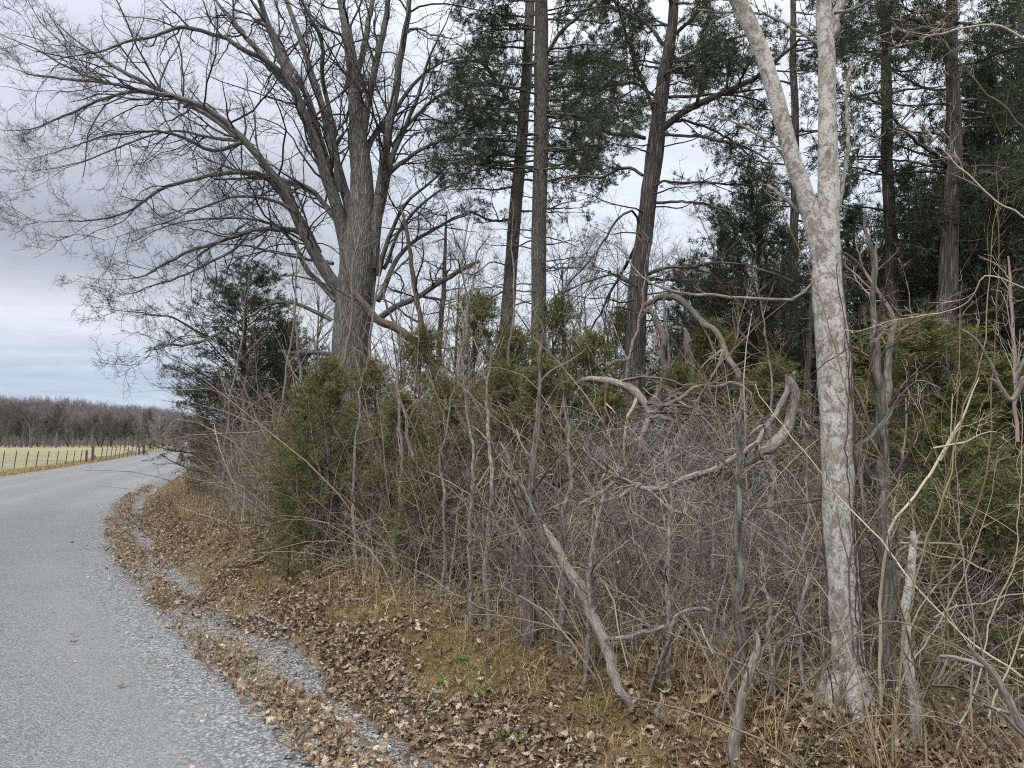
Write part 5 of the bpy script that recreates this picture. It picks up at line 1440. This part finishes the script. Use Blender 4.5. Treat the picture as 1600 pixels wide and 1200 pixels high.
# bleached dead sticks caught in the brush
def dead_sticks():
    rng = np.random.default_rng(444)
    marks = [(440, 'below the bushy left cedar'), (500, 'below the yellow-green cedar'), (560, 'left of the grey stems under the oak'), (620, 'under the oak trunk'), (680, 'under the leaning snag'), (740, 'behind the two straight stems'),
             (800, 'left of the stout brown sapling'), (850, 'right of the stout brown sapling'), (900, 'behind the fallen log'), (960, 'above the fallen log'), (1020, 'right of the fallen log'), (1090, 'under the hung limb'), (1140, 'behind the broken stump'), (1200, 'left of the pale tree'), (1250, 'against the left of the pale tree'), (1370, 'right of the pale tree'), (1450, 'right of the broken-topped sapling'), (1540, 'near the right edge')]
    for i in range(54):
        x, w_ = marks[i % len(marks)]
        x = x + rng.uniform(-28, 28)
        kind_ = i // len(marks)
        yb = np.interp(x, [430, 560, 760, 1000, 1300, 1600], [880, 915, 985, 1085, 1120, 1130]) - [5, 40, 75][kind_] - rng.uniform(0, 25)
        g = ground(x, yb)
        L = rng.uniform(.45, 1.5); t = np.radians(rng.uniform(5, 65)); sg = 1 if rng.random() < .5 else -1
        n = 9; tt = np.linspace(0, 1, n)
        P = g + np.stack([sg * np.sin(t) * L * tt, rng.normal(0, .35) * L * tt, np.cos(t) * L * tt], 1)
        P += np.cumsum(rng.normal(0, .016, (n, 3)), 0); P[0, 2] -= .04
        R = rng.uniform(.0045, .0115) * np.linspace(1, .45, n)
        word = {0: 'upright', 1: 'slanting', 2: 'strongly leaning'}[int(np.degrees(t) // 22)]
        o = thing('dead_stick', g, '%s %s dead stick %s, %s row' % ('thick' if R[0] > .008 else 'thin', word + (' right' if sg > 0 else ' left'), w_, ['front', 'middle', 'back'][kind_]), 'stick', 'dead sticks standing in the brush')
        mb = MB(); tubes(mb, P, R, 8, rng=rng, ridge=.08); mb.build('stick', [M_LOG, M_DEAD, M_SAP][i % 3], o)
        c, r_ = spawn(P[None], R[None], 5, .2, 1, 48, 15, .35, 6, .14, 0., .5, .0016, rng=rng, lmin=.08)
        mb = MB(); tubes(mb, c, r_, 5, rng=rng, close=False); c, r_ = spawn(c, r_, 2, .3, 1, 45, 15, .5, 4, .15, 0., .6, .0012, rng=rng); tubes(mb, c, r_, 4, rng=rng, close=False)
        mb.build('side_twigs', M_TWIG, o)


dead_sticks()


# multi-stem bare shrubs as individual things
def shrub_proto(seed, H, n, mat):
    rng = np.random.default_rng(seed)
    root = thing('bare_shrub', (0, 0, 0), 'x', 'shrub')
    st = MB(); tw = MB()
    N = 9; C = np.empty((n, N, 3)); az = rng.uniform(0, 6.283, n); C[:, 0] = np.stack([np.cos(az) * .1, np.sin(az) * .1, 0 * az - .03], 1)
    ln = rng.uniform(.1, .55, n); dr = np.stack([np.cos(az) * np.sin(ln), np.sin(az) * np.sin(ln), np.cos(ln)], 1); L = H * rng.uniform(.55, 1.1, n)
    for j in range(1, N):
        dr = norm(dr + rng.normal(0, .08, (n, 3)) + np.array([0, 0, .0])); C[:, j] = C[:, j - 1] + dr * (L / (N - 1))[:, None]
    R = rng.uniform(.004, .009, n)[:, None] * np.linspace(1, .25, N)
    tubes(st, C, R, 6, rng=rng)
    a, b = spawn(C, R, 10, .15, 1, 40, 14, .36, 7, .15, .02, .5, .0016, rng=rng, lmin=.15); tubes(tw, a, b, 3, rng=rng)
    a, b = spawn(a, b, 5, .15, 1, 42, 14, .5, 5, .18, .02, .6, .0013, rng=rng, lmin=.08); tubes(tw, a, b, 3, rng=rng)
    a, b = spawn(a, b, 3, .2, 1, 42, 14, .55, 4, .2, .02, .7, .0011, rng=rng, lmin=.05); tubes(tw, a, b, 3, rng=rng)
    st.build('stems', mat, root); tw.build('twigs', mat, root, smooth=False)
    return root


SH1 = shrub_proto(301, 1.9, 12, M_TWIG); SH2 = shrub_proto(302, 1.6, 14, M_TWIG2); SH3 = shrub_proto(303, 2.4, 9, M_TWIG)
GSH = 'bare twiggy shrubs of the thicket'
sh = [(SH2, 362, 16.5, 1.15, 'pinkish bare shrub at the far left end of the thicket by the road'), (SH2, 390, 14.0, 1.05, 'pinkish grey shrub in front of the bushy left cedar'),
      (SH2, 418, 12.0, 1.0, 'pinkish shrub second in from the left end, reaching the leaf bank'), (SH1, 442, 10.8, .95, 'tan shrub left of the small young cedar'),
      (SH2, 385, 18.5, 1.3, 'shrub behind the leftmost pinkish one'), (SH2, 440, 13.2, 1.2, 'grey shrub between the bushy left cedar and the small young cedar'),
      (SH1, 455, 9.0, .9, 'tan shrub above the knee-high cedar seedling'), (SH3, 520, 8.2, .9, 'shrub before the yellow-green cedar'), (SH1, 565, 7.6, 1.0, 'shrub right of the yellow-green cedar'),
      (SH3, 600, 8.8, 1.0, 'tall thin shrub below the oak trunk'), (SH1, 655, 7.0, .95, 'shrub below the leaning snag'), (SH3, 700, 7.6, 1.0, 'tall thin shrub left of the rounded olive cedar'),
      (SH2, 720, 6.4, .9, 'reddish shrub behind the two straight stems'), (SH3, 775, 6.6, .95, 'tall tan shrub right of the two straight stems'), (SH1, 815, 7.8, 1.1, 'shrub below the twin grey trunks'),
      (SH3, 850, 6.0, .85, 'shrub behind the stout brown sapling'), (SH1, 900, 6.6, .8, 'shrub behind the upper end of the fallen log'), (SH3, 955, 7.2, .85, 'shrub left of the snapped branch butt'),
      (SH2, 1060, 5.8, .75, 'shrub below the arching branch'), (SH1, 1130, 5.4, .75, 'shrub behind the hung limb'), (SH3, 1200, 5.8, .85, 'shrub left of the pale trunk'),
      (SH1, 1290, 5.2, .6, 'shrub behind the pale trunk'), (SH3, 1370, 5.0, .5, 'shrub behind the dark grey trunk'), (SH1, 1450, 4.6, .42, 'shrub right of the broken-topped sapling'),
      (SH3, 1530, 4.6, .4, 'shrub in front of the low bright cedar'), (SH1, 1590, 3.9, .42, 'shrub at the right edge'), (SH1, 1480, 3.6, .35, 'low shrub in the lower right'), (SH3, 1240, 3.9, .5, 'low thin shrub left of the pale trunk foot')]
for p, x, Y, s_, lab in sh:
    place(p, x, Y, s_, lab, GSH)

# ---- green weeds
def weeds():
    rng = np.random.default_rng(8)
    G = 'small green weeds on the bank'
    for i, (a, lab) in enumerate([((754, 1092), 'bright green weed clump on the bare soil of the bank'), ((692, 1072), 'small green weed left of the brightest clump'), ((790, 1160), 'green weed clump near the bottom edge'),
                                  ((556, 995), 'green weed among leaves halfway along the bank'), ((820, 1160), 'green weed beside the bottom edge clump'), ((725, 1036), 'green weed on grass above the leaves'), ((1270, 1178), 'green weed tuft left of the pale tree foot'), ((630, 1002), 'green weed on the upper bank below the stems')]):
        g = ground(*a)
        o = thing('weed_clump', g, lab, 'weed', G)
        M = 60; az = rng.uniform(0, 6.283, M); r = rng.uniform(0, .035, M)
        p = g + np.stack([np.cos(az) * r, np.sin(az) * r, np.zeros(M)], 1)
        d = norm(np.stack([np.cos(az), np.sin(az), rng.uniform(.4, 1.6, M)], 1)); l = rng.uniform(.015, .04, M)[:, None]
        s_ = norm(np.cross(d, np.array([0, 0, 1.]))) * .006
        mb = MB(); mb.add(np.stack([p, p + d * l * .5 + s_, p + d * l, p + d * l * .5 - s_], 1), quads=np.arange(M)[:, None] * 4 + np.arange(4), v=rng.random(M))
        mb.build('leaves', M_WEED, o, smooth=False)


weeds()


# ------------------------------------------------------------------ fences
def box_post(mb, x, y, z0, h, w, lean=(0, 0), v=.5, k=4):
    P = np.array([[x, y, z0 - .2], [x, y, z0], [x + lean[0] * h, y + lean[1] * h, z0 + h]])
    tubes(mb, P, np.array([w, w, w * .9]), k, v=v)


def field_fence():
    rng = np.random.default_rng(4)
    A = pix(-60, 690, 41.); root = thing('field_fence', (A[0], A[1], 0.), 'long wire fence on thin rusty metal posts along the far side of the road', 'fence')
    px = [-50, -35, -16, 3, 22, 40, 56, 73, 88, 102, 114, 125, 157, 165, 172.5, 179, 185.5, 192, 198.5, 205, 211, 229, 234, 238.5, 243, 247, 251, 254.5]
    by = np.interp(px, [-50, 0, 125, 160, 200, 256], [735, 731, 724, 722, 716.5, 706.5])
    pts = []
    for x, b in zip(px, by):
        Y = (CAM_H + .15) * FPX / (b - 690)
        p = pix(x, b, Y); z = float(height(p[:1], p[1:2])[0])
        mb = MB(); box_post(mb, p[0], p[1], z, 1.22, .03, (rng.normal(.12, .02), rng.normal(0, .02)))
        # anchor studs
        for q in np.linspace(.3, 1.1, 6):
            box_post(mb, p[0] + .12 * q, p[1] - .03, z + q, .04, .03)
        mb.build('post', M_POST, root); pts.append((p[0] + .06, p[1], z))
    wm = MB(); pts = np.array(pts)
    for h in (.1, .22, .36, .52, .70, .90, 1.08):
        P = pts + np.array([0, 0, h]); 
        seg = np.stack([P[:-1], (P[:-1] + P[1:]) / 2 - np.array([0, 0, .01]), P[1:]], 1)
        tubes(wm, seg, np.full(seg.shape[:2], .006), 3)
    # vertical stays
    S_ = []
    for a, b in zip(pts[:-1], pts[1:]):
        L = np.linalg.norm(b - a)
        for t_ in np.arange(0, 1, .33 / L * 1.0 if L > .4 else .5):
            c = a + (b - a) * t_; S_.append([c + [0, 0, .05], c + [0, 0, 1.0]])
    S_ = np.array(S_); tubes(wm, S_, np.full(S_.shape[:2], .003), 3)
    wm.build('wire_mesh', M_WIRE, root)
    # stout wooden posts
    for i, (x, b, h, r, lean, lab) in enumerate([(134.5, 723, 1.15, .11, .0, 'left of two dark wooden fence posts in the pasture fence'), (144, 722, 1.5, .12, .02, 'right dark wooden fence post with a brace, in the pasture fence'),
                                                 (217, 713, 1.2, .12, .0, 'weathered wooden post farther along the pasture fence'), (224, 712.5, 1.3, .15, .0, 'stout wooden post beside the farther weathered one')]):
        Y = (CAM_H + .15) * FPX / (b - 690); p = pix(x, b, Y); z = float(height(p[:1], p[1:2])[0])
        o = thing('fence_post', (p[0], p[1], z), lab, 'post', 'stout wooden posts of the pasture fence')
        mb = MB(); n = 8; zz = np.linspace(-.2, h, n)
        P = np.stack([p[0] + zz * lean, np.full(n, p[1]), z + zz], 1); tubes(mb, P, np.full(n, r) * np.linspace(1.05, .9, n), 10, ridge=.06); mb.build('post', M_POSTW, o)
        if i in (1, 3):
            mb = MB(); tubes(mb, np.array([[p[0] + .05, p[1], z + .75], [p[0] + .4, p[1] - .1, z + .35], [p[0] + .75, p[1] - .2, z - .05]]), np.array([.08, .08, .08]), 8, ridge=.06); mb.build('brace', M_POSTW, o)


M_POSTW = bark('dark_post_wood', (.035, .03, .026), (.09, .078, .068), (.17, .15, .13), 14, .2)
field_fence()

# barbed wire run through the thicket
bw = MB(); A = pix(1130, 895, 4.2); B_ = pix(1680, 925, 3.7)
for dz in (0., -.28):
    t_ = np.linspace(0, 1, 30)[:, None]; P = A * (1 - t_) + B_ * t_; P[:, 2] += dz - .05 * np.sin(t_[:, 0] * np.pi)
    tubes(bw, P, np.full(30, .0013), 5)
    for q in range(2, 29, 3):
        a = RNG.normal(size=(2, 3)) * .012
        tubes(bw, np.stack([P[q] - a, P[q] + a]).reshape(2, 2, 3), np.full((2, 2), .0009), 3)
o = bw.build('barbed_wire', M_WIRE, origin=tuple(A)); tag(o, 'two strands of old barbed wire running through the brush at the right', 'wire')

# small white marker post beside the road far off, and a hanging vine built as a hooked standing sapling
p = pix(290, 706, 105.); z = float(height(p[:1], p[1:2])[0])
o = thing('marker_post', (p[0], p[1], z), 'small white post standing far away where the road disappears', 'post')
mb = MB(); tubes(mb, np.array([[p[0], p[1], z - .2], [p[0], p[1], z + 1.4]]), np.array([.14, .14]), 8); mb.build('post', M_WHITE, o)
mb = MB(); tubes(mb, np.array([[p[0], p[1], z + 1.4], [p[0], p[1], z + 1.55]]), np.array([.2, .1]), 8); mb.build('cap', M_WHITE, o)
stem_thing('hooked_vine', [(273, 706, 60, 1.3), (277, 690, 60, 1.1), (283, 668, 60, 1.0), (287, 652, 60, 1.), (284, 641, 60, 1.), (276, 634, 60, 1.1), (279, 625, 60, .8)], 'thin hook-topped hanging vine, stood up as a sapling by the pasture fence', M_OAK, 'sapling', seed=500, side=4, sublen=.15, rmin=.015)


# ------------------------------------------------------------------ far trees
def bare_tree_proto(seed, H, spread, n1=34, mat=M_FARBARK, rmin=.02, multi=1, thin=1.):
    rng = np.random.default_rng(seed)
    root = thing('bare_tree', (0, 0, 0), 'x', 'tree')
    tr = MB(); cr = MB()
    PP = []
    for m_ in range(multi):
        n = 12; z = np.linspace(0, H * .62 * rng.uniform(.85, 1.1), n)
        drift = rng.normal(0, .03 * H, 2) + (rng.normal(0, .12 * H, 2) if multi > 1 else 0)
        P = np.stack([drift[0] * (z / z[-1]) ** 1.3, drift[1] * (z / z[-1]) ** 1.3, z], 1); R = H * .018 * thin * np.linspace(1.2, .35, n) / (1 + .3 * (multi > 1))
        tubes(tr, P, R, 7, rng=rng); PP.append((P, R))
    P, R = stack(PP, 12)
    c, r = spawn(P, R, n1 // multi, .22, 1, 38, 12, spread, 8, .12, .05, .55, rmin * 1.6, rng=rng, lmin=H * .12); tubes(cr, c, r, 4, rng=rng, close=False)
    c, r = spawn(c, r, 7, .2, 1, 36, 12, .45, 6, .15, .05, .55, rmin, rng=rng, lmin=H * .05); tubes(cr, c, r, 3, rng=rng)
    c, r = spawn(c, r, 5, .15, 1, 36, 12, .5, 4, .18, .06, .6, rmin * .6, rng=rng, lmin=H * .03); tubes(cr, c, r, 3, rng=rng)
    c, r = spawn(c, r, 3, .2, 1, 36, 12, .6, 3, .18, .06, .7, rmin * .5, rng=rng, lmin=H * .02); tubes(cr, c, r, 3, rng=rng)
    tr.build('trunk', mat, root); cr.build('crown', mat, root, smooth=False)
    return root


M_FARPALE = twig('distant_pale_bark', (.14, .13, .115), (.34, .32, .29))
FT = [bare_tree_proto(401, 14, .75), bare_tree_proto(402, 12, .85, multi=3), bare_tree_proto(403, 15, .6), bare_tree_proto(404, 14, .8, mat=M_FARPALE)]
GF = 'bare trees along the far side of the pasture'
rf = np.random.default_rng(17)
shape = ['spreading bare', 'several-stemmed bare', 'narrow bare', 'pale-barked bare']
where_ = ['above the first fence posts at the left edge', 'left of the two wooden posts', 'above the two wooden posts', 'between the wooden post pairs', 'above the farther wooden posts', 'where the fence runs out', 'above the vanishing road', 'just left of the bushy left cedar']
n = 60
for i in range(n):
    px = -40 + 365 * (i + rf.uniform(-.4, .4)) / n
    Y = rf.uniform(235, 300) if i % 3 else rf.uniform(215, 235)
    kd = int(rf.choice([0, 1, 2, 3], p=[.35, .3, .25, .1]))
    if abs(px - 248) < 5: kd, Y = 3, 190
    w_ = where_[int(np.clip(np.digitize(px, [40, 125, 150, 212, 230, 258, 285]), 0, 7))]
    s_ = rf.uniform(.7, 1.3) * (1.25 if px < 60 else 1.0)
    place(FT[kd], px, Y, s_, 'distant %s %s tree %s' % ('tall' if s_ * (250 / Y) > 1.12 else 'low' if s_ * (250 / Y) < .9 else 'middling', shape[kd], w_), GF)
M_MID = twig('grey_young_tree_bark', (.07, .062, .056), (.21, .19, .175))
MT = bare_tree_proto(410, 9.0, .62, n1=24, mat=M_MID, rmin=.0035, thin=.32)
MT2 = bare_tree_proto(411, 8.0, .7, n1=24, mat=M_MID, rmin=.0035, multi=3, thin=.32)
for i, (px, Y, s_, w_) in enumerate([(440, 20, .8, 'behind the bushy left cedar'), (490, 23, .95, 'just left of the oak trunk'), (640, 19, .85, 'right of the oak trunk'), (705, 22, 1.0, 'between the oak and the twin grey trunks'),
                                     (755, 18, .8, 'left of the twin grey trunks'), (880, 20, 1.0, 'right of the twin grey trunks'), (925, 17, .85, 'left of the leaning cedar'), (960, 23, 1.1, 'farther back left of the leaning cedar'), (1060, 18, .95, 'right of the leaning cedar'),
                                     (1110, 21, 1.1, 'above the arching bare branch'), (1165, 17, .9, 'left of the pale tree fork'), (1360, 16, .9, 'between the pale tree and the slender black trunk')]):
    place(MT if i % 2 else MT2, px, Y, s_ * 1.15, 'fine-twigged bare small tree ' + w_, 'small bare trees behind the thicket')
# trees beyond the field seen through the thicket
for i in range(26):
    px = 420 + 900 * (i + rf.uniform(-.4, .4)) / 26
    place(FT[int(rf.integers(0, 3))], px, rf.uniform(60, 110), rf.uniform(.5, .75), 'bare tree beyond the thicket, seen through branches ' + ('near the oak' if px < 680 else 'near the twin grey trunks' if px < 900 else 'near the leaning cedar' if px < 1120 else 'near the pale tree'), 'bare trees beyond the thicket')


# woods on the ridge
def ridge_wood():
    rng = np.random.default_rng(55)
    mb = MB(); n = 9000
    ang = rng.uniform(-.78, -.32, n); r = rng.uniform(430, 900, n)
    x, y = np.sin(ang) * r, np.cos(ang) * r
    z = height(x, y)
    P0 = np.stack([x, y, z], 1); H = rng.uniform(8, 15, n)
    N = 3; C = np.empty((n, N, 3)); C[:, 0] = P0
    for j in range(1, N):
        C[:, j] = C[:, j - 1] + np.stack([rng.normal(0, .5, n), rng.normal(0, .5, n), H / 2], 1)
    tubes(mb, C, np.array([.22, .15, .05]) * np.ones((n, 3)), 3, rng=rng)
    c, r_ = spawn(C, np.array([.22, .15, .05]) * np.ones((n, 3)), 9, .25, 1, 34, 10, .5, 3, .15, .08, .4, .06, rng=rng); tubes(mb, c, r_, 3, rng=rng)
    c, r_ = spawn(c[::2], r_[::2], 3, .25, 1, 34, 10, .6, 2, .15, .08, .6, .045, rng=rng); tubes(mb, c, r_, 3, rng=rng)
    o = mb.build('ridge_woods', M_RIDGE, smooth=False)
    tag(o, 'leafless woods covering the distant low ridge', 'woods', kind='stuff')


M_RIDGE = twig('hazed_ridge_bark', (.13, .115, .11), (.185, .168, .162))  # woods and scrub paled and evened, painting far haze into their bark
ridge_wood()

# a tree at the foot of the far treeline: low scrub
def scrub():
    rng = np.random.default_rng(66)
    mb = MB(); n = 1100
    ang = rng.uniform(-.80, -.32, n); r = rng.uniform(290, 370, n); x, y = np.sin(ang) * r, np.cos(ang) * r
    C = np.empty((n, 3, 3)); C[:, 0] = np.stack([x, y, height(x, y)], 1)
    for j in (1, 2): C[:, j] = C[:, j - 1] + np.stack([rng.normal(0, .5, n), rng.normal(0, .5, n), rng.uniform(.8, 2.4, n)], 1)
    R = np.array([.08, .06, .03]) * np.ones((n, 3)); tubes(mb, C, R, 3, rng=rng)
    c, r_ = spawn(C, R, 10, .1, 1, 45, 12, .6, 3, .2, .05, .6, .03, rng=rng); tubes(mb, c, r_, 3, rng=rng)
    tag(mb.build('field_scrub', M_RIDGE, smooth=False), 'low leafless scrub along the far edge of the pasture', 'scrub', kind='stuff')


scrub()
for pr in (CED_BIG, CED_DARK, CED_YOUNG, CED_LOW, SH1, SH2, SH3, *FT):
    assert pr['label'] != 'x'
